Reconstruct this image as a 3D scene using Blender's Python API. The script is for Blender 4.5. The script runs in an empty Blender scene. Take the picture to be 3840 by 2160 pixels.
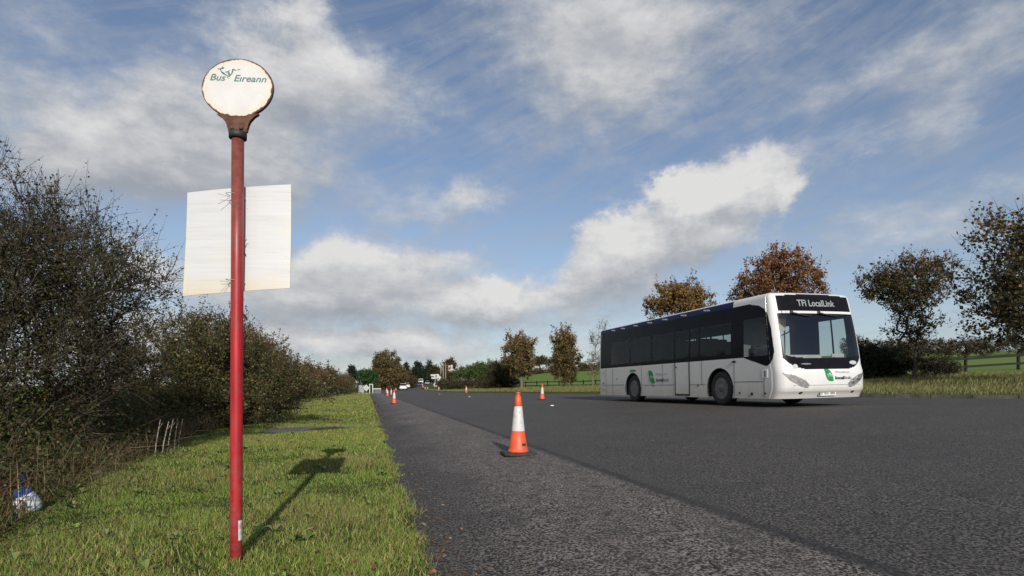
import bpy, bmesh, math, random
import numpy as np
from mathutils import Vector, Matrix, Euler
random.seed(7); RNG = np.random.default_rng(11)
SC = bpy.context.scene
COL = SC.collection
PI = math.pi
EYE = 0.93
# ------------------------------------------------------------------ helpers
def prop(o, label=None, cat=None, group=None, kind=None):
    if label: o['label'] = label
    if cat: o['category'] = cat
    if group: o['group'] = group
    if kind: o['kind'] = kind
    return o
def thing(name, label, cat, loc=(0,0,0), rot=(0,0,0), group=None):
    o = bpy.data.objects.new(name, None); COL.objects.link(o)
    o.empty_display_size = .2
    o.location = loc; o.rotation_euler = rot
    return prop(o, label, cat, group)
def link_mesh(name, me, mat, parent=None):
    o = bpy.data.objects.new(name, me); COL.objects.link(o)
    if mat is not None and not me.materials: me.materials.append(mat)
    if parent is not None: o.parent = parent
    return o
def mesh_np(name, V, F, mat, parent=None, col=None, smooth=False, attrs=None):
    """V (N,3) verts, F (M,k) faces of one size"""
    V = np.asarray(V, dtype=np.float32); F = np.asarray(F, dtype=np.int32)
    me = bpy.data.meshes.new(name)
    me.vertices.add(len(V)); me.vertices.foreach_set('co', V.ravel())
    k = F.shape[1]
    me.loops.add(F.size); me.loops.foreach_set('vertex_index', F.ravel())
    me.polygons.add(len(F))
    me.polygons.foreach_set('loop_start', np.arange(0, F.size, k, dtype=np.int32))
    if smooth: me.polygons.foreach_set('use_smooth', np.ones(len(F), dtype=bool))
    me.update(calc_edges=True)
    if col is not None:
        a = me.attributes.new('col', 'FLOAT_COLOR', 'POINT')
        c = np.ones((len(V), 4), dtype=np.float32); c[:, :3] = col
        a.data.foreach_set('color', c.ravel())
    if attrs:
        for k2, v in attrs.items():
            a = me.attributes.new(k2, 'FLOAT', 'POINT'); a.data.foreach_set('value', np.asarray(v, dtype=np.float32).ravel())
    return link_mesh(name, me, mat, parent)
class MB:
    """collects shapes into one bmesh"""
    def __init__(s): s.bm = bmesh.new()
    def box(s, c, size, rot=None, bevel=0):
        m = Matrix.Translation(c) @ (rot.to_4x4() if rot is not None else Matrix()) @ Matrix.Diagonal((size[0], size[1], size[2], 1))
        r = bmesh.ops.create_cube(s.bm, size=1, matrix=m)
        if bevel:
            es = list({e for v in r['verts'] for e in v.link_edges})
            bmesh.ops.bevel(s.bm, geom=es, offset=bevel, segments=2, affect='EDGES', profile=.6)
        return s
    def tube(s, pts, rad, n=8, caps=True):
        pts = [Vector(p) for p in pts]
        if not hasattr(rad, '__len__'): rad = [rad]*len(pts)
        rings = []; up0 = None
        for i, p in enumerate(pts):
            d = (pts[min(i+1, len(pts)-1)] - pts[max(i-1, 0)]).normalized()
            a = up0 if up0 is not None else (Vector((1,0,0)) if abs(d.x) < .8 else Vector((0,1,0)))
            x = (a - d*a.dot(d)).normalized(); up0 = x; y = d.cross(x)
            rings.append([s.bm.verts.new(p + (x*math.cos(2*PI*k/n) + y*math.sin(2*PI*k/n))*rad[i]) for k in range(n)])
        for a, b in zip(rings, rings[1:]):
            for k in range(n):
                f = s.bm.faces.new((a[k], a[(k+1)%n], b[(k+1)%n], b[k])); f.smooth = True
        if caps:
            s.bm.faces.new(rings[0][::-1]); s.bm.faces.new(rings[-1])
        return s
    def lathe(s, prof, c=(0,0,0), n=24, axis='z', smooth=True, cap=True):
        c = Vector(c); rings = []
        for r, z in prof:
            ring = []
            for k in range(n):
                a = 2*PI*k/n; x, y = r*math.cos(a), r*math.sin(a)
                ring.append(s.bm.verts.new(c + (Vector((x,y,z)) if axis == 'z' else Vector((z,x,y)) if axis == 'x' else Vector((x,z,-y)) )))
            rings.append(ring)
        for a, b in zip(rings, rings[1:]):
            for k in range(n):
                f = s.bm.faces.new((a[k], a[(k+1)%n], b[(k+1)%n], b[k])); f.smooth = smooth
        if cap:
            s.bm.faces.new(rings[0][::-1]); s.bm.faces.new(rings[-1])
        return s
    def prism(s, poly, d0, d1, fn):
        """poly 2-D outline, extruded between depths; fn(u,v,d)->point"""
        a = [s.bm.verts.new(fn(u, v, d0)) for u, v in poly]; b = [s.bm.verts.new(fn(u, v, d1)) for u, v in poly]
        n = len(poly)
        s.bm.faces.new(a[::-1]); s.bm.faces.new(b)
        for k in range(n): s.bm.faces.new((a[k], a[(k+1)%n], b[(k+1)%n], b[k]))
        return s
    def build(s, name, mat, parent=None, bevel=0):
        if bevel: bmesh.ops.bevel(s.bm, geom=list(s.bm.edges), offset=bevel, segments=2, affect='EDGES')
        bmesh.ops.recalc_face_normals(s.bm, faces=list(s.bm.faces))
        me = bpy.data.meshes.new(name); s.bm.to_mesh(me); s.bm.free()
        return link_mesh(name, me, mat, parent)
def smooth01(a, b, x):
    t = np.clip((np.asarray(x, float)-a)/(b-a), 0, 1); return t*t*(3-2*t)
# ------------------------------------------------------------------ materials
def new_mat(name):
    m = bpy.data.materials.new(name); m.use_nodes = True
    nt = m.node_tree; b = nt.nodes['Principled BSDF']
    return m, nt, b
def N(nt, t, **kw):
    n = nt.nodes.new(t)
    for k, v in kw.items(): setattr(n, k, v)
    return n
def ramp(nt, stops, src=None, interp='LINEAR'):
    r = N(nt, 'ShaderNodeValToRGB'); r.color_ramp.interpolation = interp
    e = r.color_ramp.elements
    while len(e) < len(stops): e.new(.5)
    for x, (p, c) in zip(e, stops):
        x.position = p; x.color = (*(c if hasattr(c, '__len__') else (c, c, c)), 1)
    if src is not None: nt.links.new(src, r.inputs[0])
    return r
def noise(nt, vec, scale, detail=4, rough=.55, dist=0):
    n = N(nt, 'ShaderNodeTexNoise'); n.inputs['Scale'].default_value = scale
    n.inputs['Detail'].default_value = detail; n.inputs['Roughness'].default_value = rough; n.inputs['Distortion'].default_value = dist
    if vec is not None: nt.links.new(vec, n.inputs['Vector'])
    return n
def math_(nt, op, a, b=None, c=None, clamp=False):
    n = N(nt, 'ShaderNodeMath', operation=op); n.use_clamp = clamp
    for i, v in enumerate((a, b, c)):
        if v is None: continue
        if isinstance(v, (int, float)): n.inputs[i].default_value = v
        else: nt.links.new(v, n.inputs[i])
    return n.outputs[0]
def mixc(nt, fac, a, b, blend='MIX'):
    n = N(nt, 'ShaderNodeMix', data_type='RGBA', blend_type=blend); n.clamp_factor = True
    for idx, v in ((0, fac), (6, a), (7, b)):
        if isinstance(v, (int, float)): n.inputs[idx].default_value = v
        elif isinstance(v, tuple): n.inputs[idx].default_value = (*v, 1)
        else: nt.links.new(v, n.inputs[idx])
    return n.outputs[2]
def plain(name, c, rough=.6, metal=0, spec=.5, var=.12, scale=6, coat=0, dirt=None, dirtc=(.12,.1,.08)):
    m, nt, b = new_mat(name)
    tc = N(nt, 'ShaderNodeTexCoord')
    n = noise(nt, tc.outputs['Object'], scale, 5)
    lo = tuple(x*(1-var) for x in c); hi = tuple(min(1, x*(1+var)) for x in c)
    r = ramp(nt, [(.3, lo), (.7, hi)], n.outputs[0])
    out = r.outputs[0]
    if dirt:
        n2 = noise(nt, tc.outputs['Object'], scale*.7, 7, .65)
        d = ramp(nt, [(dirt, 0), (min(1, dirt+.18), 1)], n2.outputs[0])
        out = mixc(nt, d.outputs[0], out, dirtc)
    nt.links.new(out, b.inputs['Base Color'])
    b.inputs['Roughness'].default_value = rough; b.inputs['Metallic'].default_value = metal
    b.inputs['Specular IOR Level'].default_value = spec
    if coat: b.inputs['Coat Weight'].default_value = coat; b.inputs['Coat Roughness'].default_value = .06
    return m
def leaf_mat(name, trans=.25, rough=.55):
    m, nt, b = new_mat(name)
    a = N(nt, 'ShaderNodeAttribute', attribute_name='col')
    nt.links.new(a.outputs['Color'], b.inputs['Base Color'])
    b.inputs['Roughness'].default_value = rough; b.inputs['Specular IOR Level'].default_value = .25
    t = N(nt, 'ShaderNodeBsdfTranslucent'); nt.links.new(a.outputs['Color'], t.inputs[0])
    mx = N(nt, 'ShaderNodeMixShader'); mx.inputs[0].default_value = trans
    nt.links.new(b.outputs[0], mx.inputs[1]); nt.links.new(t.outputs[0], mx.inputs[2])
    nt.links.new(mx.outputs[0], nt.nodes['Material Output'].inputs[0])
    return m
def glass_mat(name, tint, refl=.06, ior=1.5):
    m, nt, b = new_mat(name); nt.nodes.remove(b)
    t = N(nt, 'ShaderNodeBsdfTransparent'); t.inputs[0].default_value = (*tint, 1)
    g = N(nt, 'ShaderNodeBsdfGlossy'); g.inputs['Roughness'].default_value = .02
    lw = N(nt, 'ShaderNodeLayerWeight'); lw.inputs[0].default_value = .5
    mx = N(nt, 'ShaderNodeMixShader')
    nt.links.new(math_(nt, 'MULTIPLY_ADD', math_(nt, 'POWER', lw.outputs['Facing'], 5.0), ior-1+.2, refl, clamp=True), mx.inputs[0])
    nt.links.new(t.outputs[0], mx.inputs[1]); nt.links.new(g.outputs[0], mx.inputs[2])
    nt.links.new(mx.outputs[0], nt.nodes['Material Output'].inputs[0])
    return m
# ------------------------------------------------------------------ the lie of the land
def table(pts, win):
    y = np.arange(-400, 1601, 1.0); p = np.array(pts, float)
    v = np.interp(y, p[:,0], p[:,1]); k = np.ones(win)/win
    vp = np.pad(v, win//2, mode='edge'); return y, np.convolve(vp, k, 'valid')[:len(y)]
_ye, _xe = table([(-400,100.3),(0,.315),(100,-24.7),(146,-34),(200,-41.5),(262,-47.5),(330,-52),(450,-56),(1600,-62)], 25)
_yr, _xr = table([(-400,75),(-15,70),(5,42),(15,26),(21.1,18.6),(24.5,15.1),(32,10.2),(39,5.9),(46,1.9),(57,-3.6),(75,-9),(95,-13.2),(146,-23),(200,-31),(262,-37.5),(330,-42.5),(450,-47),(1600,-53)], 7)
def Xe(Y): return np.where(np.asarray(Y, float) < 80, .315-.25*np.asarray(Y, float), np.interp(Y, _ye, _xe))
def Xr(Y): return np.interp(Y, _yr, _xr)
def gY(Y): return np.interp(Y, [-400,100,125,146,170,200,230,262,300,340,420,600,1600], [0,0,.06,.2,.6,1.2,1.9,2.5,3.1,3.4,3.5,2.5,0])
def zroad(X, Y):
    u = (X-Xe(Y))*.970
    return np.interp(u, [-1,0,1.5,10,14,40], [.005,.02,.125,.45,.52,.56]) + gY(Y)
def H(X, Y):
    X = np.asarray(X, float); Y = np.asarray(Y, float)
    xe, xr = Xe(Y), Xr(Y); u = (X-xe)*.970; w = X-xr; g = gY(Y)
    left = .04 + g + .03*np.sin(X*1.7+Y*.6)*np.cos(Y*.9-X*.4)*smooth01(.2,1.2,-u) - 1.3*smooth01(6, 22, -u)
    zr = zroad(X, Y)
    er = zroad(xr, Y)
    B = np.interp(Y, [0,40,80,110,1600],[1,1,.45,.3,.3])
    bank = np.interp(w, [0,3,16,27,60],[.10,.30,1.12,1.32,1.4])*B + .03
    hill = .050*np.clip(w-22,0,150) + .036*np.clip(Y-90,0,110)*smooth01(8,42,w)
    right = er + bank + hill + .05*np.sin(X*.9+Y*.5)*smooth01(1,4,w)
    return np.where(u < 0, left, np.where(w > 0, right, zr))
def hz(x, y): return float(H(x, y))
# ------------------------------------------------------------------ ground, road
def ground_material():
    m, nt, b = new_mat('turf_soil')
    tc = N(nt, 'ShaderNodeTexCoord'); a = N(nt, 'ShaderNodeAttribute', attribute_name='field')
    n1 = noise(nt, tc.outputs['Object'], .35, 6, .6); n2 = noise(nt, tc.outputs['Object'], 9, 5, .7); n3 = noise(nt, tc.outputs['Object'], .06, 4)
    base = ramp(nt, [(.25,(.035,.032,.014)),(.5,(.055,.062,.018)),(.75,(.085,.085,.028))], n2.outputs[0])
    fld = ramp(nt, [(.3,(.095,.165,.030)),(.7,(.135,.205,.042))], n1.outputs[0])
    fld2 = mixc(nt, .35, fld.outputs[0], ramp(nt, [(.3,(.07,.12,.03)),(.7,(.17,.21,.06))], n3.outputs[0]).outputs[0])
    fld3 = mixc(nt, .4, fld2, ramp(nt, [(.3,(.07,.12,.025)),(.7,(.16,.21,.05))], n2.outputs[0]).outputs[0])
    nt.links.new(mixc(nt, a.outputs['Fac'], base.outputs[0], fld3), b.inputs['Base Color'])
    b.inputs['Roughness'].default_value = .95; b.inputs['Specular IOR Level'].default_value = .1
    bp = N(nt, 'ShaderNodeBump'); bp.inputs['Strength'].default_value = .7; bp.inputs['Distance'].default_value = .05
    nt.links.new(n2.outputs[0], bp.inputs['Height']); nt.links.new(bp.outputs[0], b.inputs['Normal'])
    return m
def asphalt_material():
    m, nt, b = new_mat('asphalt')
    tc = N(nt, 'ShaderNodeTexCoord'); P = tc.outputs['Object']
    ua = N(nt, 'ShaderNodeAttribute', attribute_name='uc').outputs['Fac']
    agg = N(nt, 'ShaderNodeTexVoronoi'); agg.inputs['Scale'].default_value = 75; nt.links.new(P, agg.inputs['Vector'])
    grain = noise(nt, P, 62, 3, .68); mid = noise(nt, P, 9, 6, .65); big = noise(nt, P, .55, 5, .6)
    st = N(nt, 'ShaderNodeMapping'); st.inputs['Rotation'].default_value = (0,0,-.245); st.inputs['Scale'].default_value = (1.6,.07,1); nt.links.new(P, st.inputs[0])
    streak = noise(nt, st.outputs[0], 1.6, 4, .6)
    new = ramp(nt, [(.42,(.004,.0037,.0035)),(.5,(.032,.029,.026)),(.57,(.165,.147,.130))], grain.outputs[0])
    old = ramp(nt, [(.43,(.007,.0062,.0055)),(.49,(.088,.077,.068)),(.56,(.34,.295,.258))], grain.outputs[0])
    # worn band between the edge and the seam
    wob = math_(nt, 'ADD', ua, math_(nt, 'MULTIPLY', math_(nt, 'SUBTRACT', mid.outputs[0], .5), .16))
    wob2 = math_(nt, 'ADD', ua, math_(nt, 'MULTIPLY', math_(nt, 'SUBTRACT', big.outputs[0], .5), 1.3))
    band = N(nt, 'ShaderNodeMapRange', interpolation_type='SMOOTHSTEP'); nt.links.new(wob2, band.inputs[0]); band.inputs[1].default_value = .15; band.inputs[2].default_value = 1.1
    cut = N(nt, 'ShaderNodeMapRange', interpolation_type='SMOOTHSTEP'); nt.links.new(wob, cut.inputs[0]); cut.inputs[1].default_value = 1.95; cut.inputs[2].default_value = 1.70
    patch = ramp(nt, [(.36,.12),(.58,1)], mid.outputs[0])
    f = math_(nt, 'MULTIPLY', math_(nt, 'MULTIPLY', band.outputs[0], cut.outputs[0]), patch.outputs[0])
    stn = noise(nt, P, 1.7, 6, .65)
    c = mixc(nt, f, new.outputs[0], old.outputs[0])
    c = mixc(nt, ramp(nt, [(.55,0),(.72,.55)], stn.outputs[0]).outputs[0], c, mixc(nt, .75, c, (.02,.018,.017)))
    # the tarry seam
    d = math_(nt, 'ABSOLUTE', math_(nt, 'SUBTRACT', wob, 1.88))
    seam = N(nt, 'ShaderNodeMapRange', interpolation_type='SMOOTHSTEP'); nt.links.new(d, seam.inputs[0]); seam.inputs[1].default_value = .085; seam.inputs[2].default_value = .02
    c = mixc(nt, math_(nt, 'MULTIPLY', seam.outputs[0], .75), c, (.016,.0155,.016))
    # wheel streaks and large patches
    c = mixc(nt, ramp(nt, [(.42,0),(.60,.55)], streak.outputs[0]).outputs[0], c, mixc(nt, .5, c, (.066,.060,.055)))
    c = mixc(nt, ramp(nt, [(.3,.35),(.65,0)], big.outputs[0]).outputs[0], c, mixc(nt, .7, c, (.014,.014,.015)))
    sp = ramp(nt, [(.05,1),(.12,0)], agg.outputs[0])
    vr = noise(nt, P, 31, 1); pick = ramp(nt, [(.60,0),(.64,.8)], vr.outputs[0])
    c = mixc(nt, math_(nt, 'MULTIPLY', sp.outputs[0], pick.outputs[0]), c, (.33,.30,.27))
    nt.links.new(c, b.inputs['Base Color'])
    b.inputs['Roughness'].default_value = .78; b.inputs['Specular IOR Level'].default_value = .35
    bp = N(nt, 'ShaderNodeBump'); bp.inputs['Strength'].default_value = .8; bp.inputs['Distance'].default_value = .008
    nt.links.new(grain.outputs[0], bp.inputs['Height']); nt.links.new(bp.outputs[0], b.inputs['Normal'])
    return m
M_GROUND = ground_material(); M_ROAD = asphalt_material()
Yrows = np.concatenate([np.arange(-14, 12, .5), np.geomspace(12, 160, 150), np.geomspace(162, 1550, 70)])
def offs(a, b, n): return np.concatenate([[0], np.geomspace(a, b, n)])
lo = -offs(.12, 1500, 46)[::-1]; ro = offs(.12, 1500, 60)
rows, fld = [], []
for y in Yrows:
    xe, xr = float(Xe(y)), float(Xr(y))
    xs = np.concatenate([xe+lo, np.linspace(xe, xr, 8)[1:-1], xr+ro])
    z = H(xs, np.full_like(xs, y)); nl, nr = len(lo), len(ro)
    z[nl:-nr] -= .06
    rows.append(np.stack([xs, np.full_like(xs, y), z], 1))
    w = xs-xr; ff = smooth01(19, 24, w)*np.where(y > -10, 1, 1); ff += smooth01(9, 14, -(xs-xe)); fld.append(np.clip(ff, 0, 1))
V = np.concatenate(rows); nc = len(rows[0]); nr_ = len(rows)
ii = (np.arange(nr_-1)[:,None]*nc + np.arange(nc-1)[None,:]).ravel()
F = np.stack([ii, ii+1, ii+1+nc, ii+nc], 1)
prop(mesh_np('ground', V, F, M_GROUND, smooth=True, attrs={'field': np.concatenate(fld)}), 'rolling grass ground of verges and fields beside the road', 'ground', kind='structure')
rows, us = [], []
for y in Yrows:
    xe, xr = float(Xe(y)), float(Xr(y))
    wig = .035*math.sin(y*2.3)+.03*math.sin(y*5.1+1)+.02*math.sin(y*11)
    s = np.concatenate([np.linspace(0, 3.2, 12), np.linspace(3.6, (xr-xe), 22)])
    xs = xe + s; xs[0] += -.05 + wig
    rows.append(np.stack([xs, np.full_like(xs, y), zroad(xs, np.full_like(xs, y))], 1)); us.append((xs-xe)*.97)
V = np.concatenate(rows); nc = len(rows[0])
ii = (np.arange(nr_-1)[:,None]*nc + np.arange(nc-1)[None,:]).ravel()
F = np.stack([ii, ii+1, ii+1+nc, ii+nc], 1)
prop(mesh_np('road', V, F, M_ROAD, smooth=True, attrs={'uc': np.concatenate(us)}), 'dark asphalt road with a lighter worn strip and tarred seam', 'road', kind='structure')
# kerb on the far right
M_KERB = plain('kerb_concrete', (.065,.06,.055), .9, var=.5, scale=3)
mb = MB(); ys = np.arange(13.0, 29.6, .92)
for a, b_ in zip(ys[:-1], ys[1:]):
    A = Vector((float(Xr(a)), a, float(zroad(Xr(a), a)))); B_ = Vector((float(Xr(b_-.015)), b_-.015, float(zroad(Xr(b_), b_))))
    d = (B_-A); mid = (A+B_)/2; ang = math.atan2(d.y, d.x)
    mb.box(mid + Vector((0,0,.03)), (d.length, .14, .22), Euler((0,0,ang)).to_matrix(), .012)
prop(mb.build('kerb', M_KERB), 'dark concrete kerb stones below the right grass bank', 'kerb', kind='structure')
# worn stone slab lying in the left verge
def P(dx, dy, Z): return Vector(((dx-1288)/1460*Z, Z, EYE-(dy-976)/1460*Z))
M_SLAB = plain('worn_tarmac', (.095,.088,.082), .9, var=.4, scale=14)
cx, cy = -4.35, 12.4
ring = [(cx+1.15*math.cos(a)*(1+.12*math.sin(3*a+1)), cy+.75*math.sin(a)*(1+.1*math.sin(4*a))) for a in np.linspace(0, 2*PI, 28, endpoint=False)]
mb = MB(); vs = [mb.bm.verts.new((x, y, hz(x, y)+.014)) for x, y in ring]; mb.bm.faces.new(vs)
prop(mb.build('path', M_SLAB), 'small worn grey patch of path crossing the left verge', 'path', kind='structure')
# ------------------------------------------------------------------ vegetation
M_LEAF = leaf_mat('leaf'); M_GRASS = leaf_mat('grass_blade', .35, .5)
def bark(name, lo, hi, sc=14):
    m, nt, b = new_mat(name); tc = N(nt, 'ShaderNodeTexCoord'); n = noise(nt, tc.outputs['Object'], sc, 6, .65)
    nt.links.new(ramp(nt, [(.3, lo), (.7, hi)], n.outputs[0]).outputs[0], b.inputs['Base Color']); b.inputs['Roughness'].default_value = .9; b.inputs['Specular IOR Level'].default_value = .2
    return m
M_BARK = bark('bark', (.030,.024,.018), (.075,.062,.048)); M_TWIG = bark('twig_bark', (.038,.030,.025), (.10,.078,.062)); M_PALE = bark('pale_bark', (.10,.085,.06), (.21,.18,.14))
M_STALK = bark('dry_stalk', (.20,.17,.125), (.38,.33,.26))
def frustums(A, B, ra, rb, n=5):
    """(E,3) ends -> tube segments"""
    A = np.asarray(A, float); B = np.asarray(B, float); d = B-A; L = np.linalg.norm(d, axis=1, keepdims=True); d = d/np.maximum(L, 1e-6)
    ref = np.where(np.abs(d[:, 2:3]) > .9, np.array([[1.,0,0]]), np.array([[0,0,1.]]))
    x = np.cross(ref, d); x /= np.linalg.norm(x, axis=1, keepdims=True); y = np.cross(d, x)
    k = np.arange(n)*2*PI/n; c, s = np.cos(k)[None,:,None], np.sin(k)[None,:,None]
    off = x[:,None,:]*c + y[:,None,:]*s
    V = np.concatenate([A[:,None,:]+off*np.asarray(ra)[:,None,None], B[:,None,:]+off*np.asarray(rb)[:,None,None]], 1).reshape(-1, 3)
    e = np.arange(len(A))[:,None]*2*n; q = np.arange(n)[None,:]; q1 = (q+1) % n
    F = np.stack([e+q, e+q1, e+n+q1, e+n+q], 2).reshape(-1, 4)
    return V, F
def rand_dir(n, rng):
    v = rng.normal(size=(n,3)); return v/np.linalg.norm(v, axis=1, keepdims=True)
def leaf_quads(C, size, cols, rng, aspect=.6, sizevar=.35, droop=0):
    n = len(C); a = rand_dir(n, rng); a[:,2] -= droop; a /= np.linalg.norm(a, axis=1, keepdims=True)
    b = np.cross(a, rand_dir(n, rng)); b /= np.linalg.norm(b, axis=1, keepdims=True)
    s = (size*(1+sizevar*rng.normal(size=n)).clip(.4, 2))[:,None]
    V = np.stack([C-a*s*.5, C+b*s*aspect*.5, C+a*s*.5, C-b*s*aspect*.5], 1).reshape(-1,3)
    F = np.arange(4*n).reshape(-1,4)
    return V, F, np.repeat(cols, 4, 0)
def pick(pal, n, rng, j=.22):
    P_ = np.array([p[1] for p in pal]); w = np.array([p[0] for p in pal], float); w /= w.sum()
    c = P_[rng.choice(len(pal), n, p=w)]
    return c*(1+j*rng.normal(size=(n,1))).clip(.4, 1.8)*(1+.06*rng.normal(size=(n,3)))
def sample_ells(ells, n, rng, shell=2.4):
    w = np.array([e[3]*e[4]*e[5]*(e[6] if len(e) > 6 else 1) for e in ells]); k = rng.choice(len(ells), n, p=w/w.sum())
    E = np.array([e[:6] for e in ells], float)[k]
    d = rand_dir(n, rng)*(rng.random((n,1))**(1/shell))
    d *= (1+.10*rng.normal(size=(n,1)))
    return E[:,:3]+d*E[:,3:6]
def plant(name, label, cat, base, ells, nt=200, leafn=60, leaf=.08, pal=None, pal_top=None, trunk_r=.1, fork=None, clump=.3, twigs=3, twig_len=1.0,
          bases=None, rtip=.004, seed=1, group=None, wood=None, parts=('trunk','crown'), bare=0, bare_top=0, gain=1.0, aspect=.6, top_from=.6, shoots=0, minz=.02, shell=2.4, droop=0, thing_obj=None, segs=5):
    rng = np.random.default_rng(seed)
    t = thing(name, label, cat, base, group=group) if thing_obj is None else thing_obj
    T = sample_ells(ells, nt, rng, shell); T[:,2] = np.maximum(T[:,2], minz+.1)
    zs = [e[2]+e[5] for e in ells]; ztop = max(zs); zbot = min(e[2]-e[5] for e in ells)
    pos, par, plen = [], [], []
    if bases is None:
        fk = np.array(fork if fork is not None else (0,0,max(.3, zbot+.25*(ztop-zbot))), float)
        steps = 7
        for i in range(steps+1):
            f = i/steps; q = fk*f; q = q + np.array([.03*math.sin(5*f+seed), .03*math.cos(4*f+seed), 0])*fk[2]*.5*f*(1-f)*4
            pos.append(q + (np.array([0,0,-.1]) if i == 0 else 0)); par.append(i-1); plen.append(fk[2]*f*.3)
        org = fk
    else:
        for b_ in bases:
            b_ = np.array(b_, float); i0 = len(pos)
            top = b_ + np.array([rng.normal()*.15, rng.normal()*.15, .45])
            for i in range(4):
                pos.append(b_+(top-b_)*i/3 - (np.array([0,0,.1]) if i == 0 else 0)); par.append(-1 if i == 0 else i0+i-1); plen.append(.1*i)
        org = np.mean([p for p in pos], 0)
    pa = np.zeros((len(pos)+nt*14+10, 3)); pl = np.zeros(len(pa)); pr = np.full(len(pa), -1, int); n = len(pos)
    pa[:n] = pos; pl[:n] = plen; pr[:n] = par
    step = max(.12, (ztop-min(0, zbot))*.045)
    order = np.argsort(np.linalg.norm(T-org, axis=1)); tips = []
    for i in order:
        p = T[i]; d = np.linalg.norm(pa[:n]-p, axis=1)
        below = np.maximum(0, pa[:n,2]-p[2])
        j = int(np.argmin(d + .38*pl[:n] + .9*below)); q = pa[j]; L = d[j]
        if L < .03: tips.append(j); continue
        k = int(min(8, max(1, round(L/step)))); prev = j
        bow = rng.normal(size=3)*L*.07; bow[2] += L*.05
        for s in range(1, k+1):
            f = s/k; pa[n] = q+(p-q)*f + bow*4*f*(1-f) + (rng.normal(size=3)*step*.10 if s < k else 0)
            pr[n] = prev; pl[n] = pl[prev]+L/k; prev = n; n += 1
        tips.append(prev)
    tips = np.array(tips)
    cnt = np.zeros(n); np.add.at(cnt, tips, 1)
    for i in range(n-1, 0, -1):
        if pr[i] >= 0: cnt[pr[i]] += cnt[i]
    nroot = 1 if bases is None else len(bases)
    cmax = cnt.max(); rad = np.maximum(rtip, trunk_r*(np.maximum(cnt,1)/cmax)**.52)
    if bases is None: rad[:8] = trunk_r*(1.25-.35*np.arange(8)/7); rad[0] = trunk_r*1.5
    e = np.where(pr[:n] >= 0)[0]
    A, B, ra, rb = pa[pr[e]], pa[e], rad[pr[e]], rad[e]
    ra = np.minimum(ra, rb*1.9)
    big = rb > .02
    Vs, Fs = [], []; o = 0
    for m_, sides in ((big, 8 if trunk_r > .06 else 6), (~big, 4)):
        if m_.any():
            v, f = frustums(A[m_], B[m_], ra[m_], rb[m_], sides); Vs.append(v); Fs.append(f+o); o += len(v)
    tp = pa[tips]; out = tp-org; out /= np.maximum(np.linalg.norm(out, axis=1, keepdims=True), .01)
    TW = []
    if twigs:
        S0 = np.repeat(tp, twigs, 0); dd = np.repeat(out, twigs, 0)*.8+rand_dir(len(S0), rng)*.9; dd[:,2] += .15
        dd /= np.linalg.norm(dd, axis=1, keepdims=True)
        ln = clump*twig_len*(.5+rng.random((len(S0),1))); M1 = S0+dd*ln*.5+rng.normal(size=S0.shape)*clump*.08; E1 = S0+dd*ln+rng.normal(size=S0.shape)*clump*.15
        r0 = np.full(len(S0), rtip); TW = [(S0, M1), (M1, E1)]
        for (a_, b_), (q0, q1) in zip(TW, ((1,.75),(.75,.45))):
            v, f = frustums(a_, b_, r0*q0, r0*q1, 3); Vs.append(v); Fs.append(f+o); o += len(v)
    if shoots:
        hi = np.argsort(-(tp[:,2]+.4*np.linalg.norm(tp[:,:2]-org[:2], axis=1)))[:max(shoots*3, 10)]
        idx = rng.choice(hi, shoots)
        S0 = tp[idx]; dd = out[idx]+rand_dir(shoots, rng)*.35+np.array([[0,0,.5]]); dd /= np.linalg.norm(dd, axis=1, keepdims=True); cur = S0
        ln = clump*(1.2+2.2*rng.random((shoots,1)))
        for s in range(5):
            nx = cur+dd*ln/5; v, f = frustums(cur, nx, np.full(shoots, rtip*(1.2-.2*s)), np.full(shoots, rtip*(1-.2*s)+.0003), 3); Vs.append(v); Fs.append(f+o); o += len(v)
            TW.append((cur, nx)); cur = nx; dd = dd+rand_dir(shoots, rng)*.16; dd[:,2] -= .04; dd /= np.linalg.norm(dd, axis=1, keepdims=True)
    mesh_np(parts[0], np.concatenate(Vs), np.concatenate(Fs), wood or M_BARK, t, smooth=True)
    # leaves: round the tips and along the twigs
    keep = rng.random(len(tp)) >= bare + bare_top*smooth01(.45, .85, (tp[:,2]-zbot)/(ztop-zbot))
    tpk = tp[keep]; nl = len(tpk)*leafn
    cen = np.repeat(tpk, leafn, 0)
    if TW:
        a_ = np.concatenate([q[0] for q in TW]); b_ = np.concatenate([q[1] for q in TW]); ids = rng.integers(0, len(a_), nl)
        ok = rng.random(nl) < .5
        if bare: ok &= rng.random(nl) < (1-bare)
        f_ = rng.random((nl,1)); Q = a_[ids]+(b_[ids]-a_[ids])*f_ + rng.normal(size=(nl,3))*leaf*.6
        G = cen+rng.normal(size=(nl,3))*clump*np.array([.55,.55,.42])
        C = np.where(ok[:,None], Q, G)
    else: C = cen+rng.normal(size=(nl,3))*clump*.5
    C = C[C[:,2] > minz]
    cl = pick(pal, len(tpk), rng, .25)
    ci = np.repeat(np.arange(len(tpk)), leafn)[:len(C)]
    cols = np.where(rng.random((len(C),1)) < .55, pick(pal, len(C), rng), cl[ci]*(1+.15*rng.normal(size=(len(C),1))).clip(.5,1.6))
    if pal_top:
        pt = smooth01(top_from-.25, top_from+.25, (C[:,2]-zbot)/(ztop-zbot)+.15*rng.normal(size=len(C)))
        cols = np.where(rng.random(len(C))[:,None] < pt[:,None], pick(pal_top, len(C), rng), cols)
    v, f, c = leaf_quads(C, leaf, (cols*gain).clip(.004,.9), rng, aspect, droop=droop)
    mesh_np(parts[1], v, f, M_LEAF, t, col=c)
    return t
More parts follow.
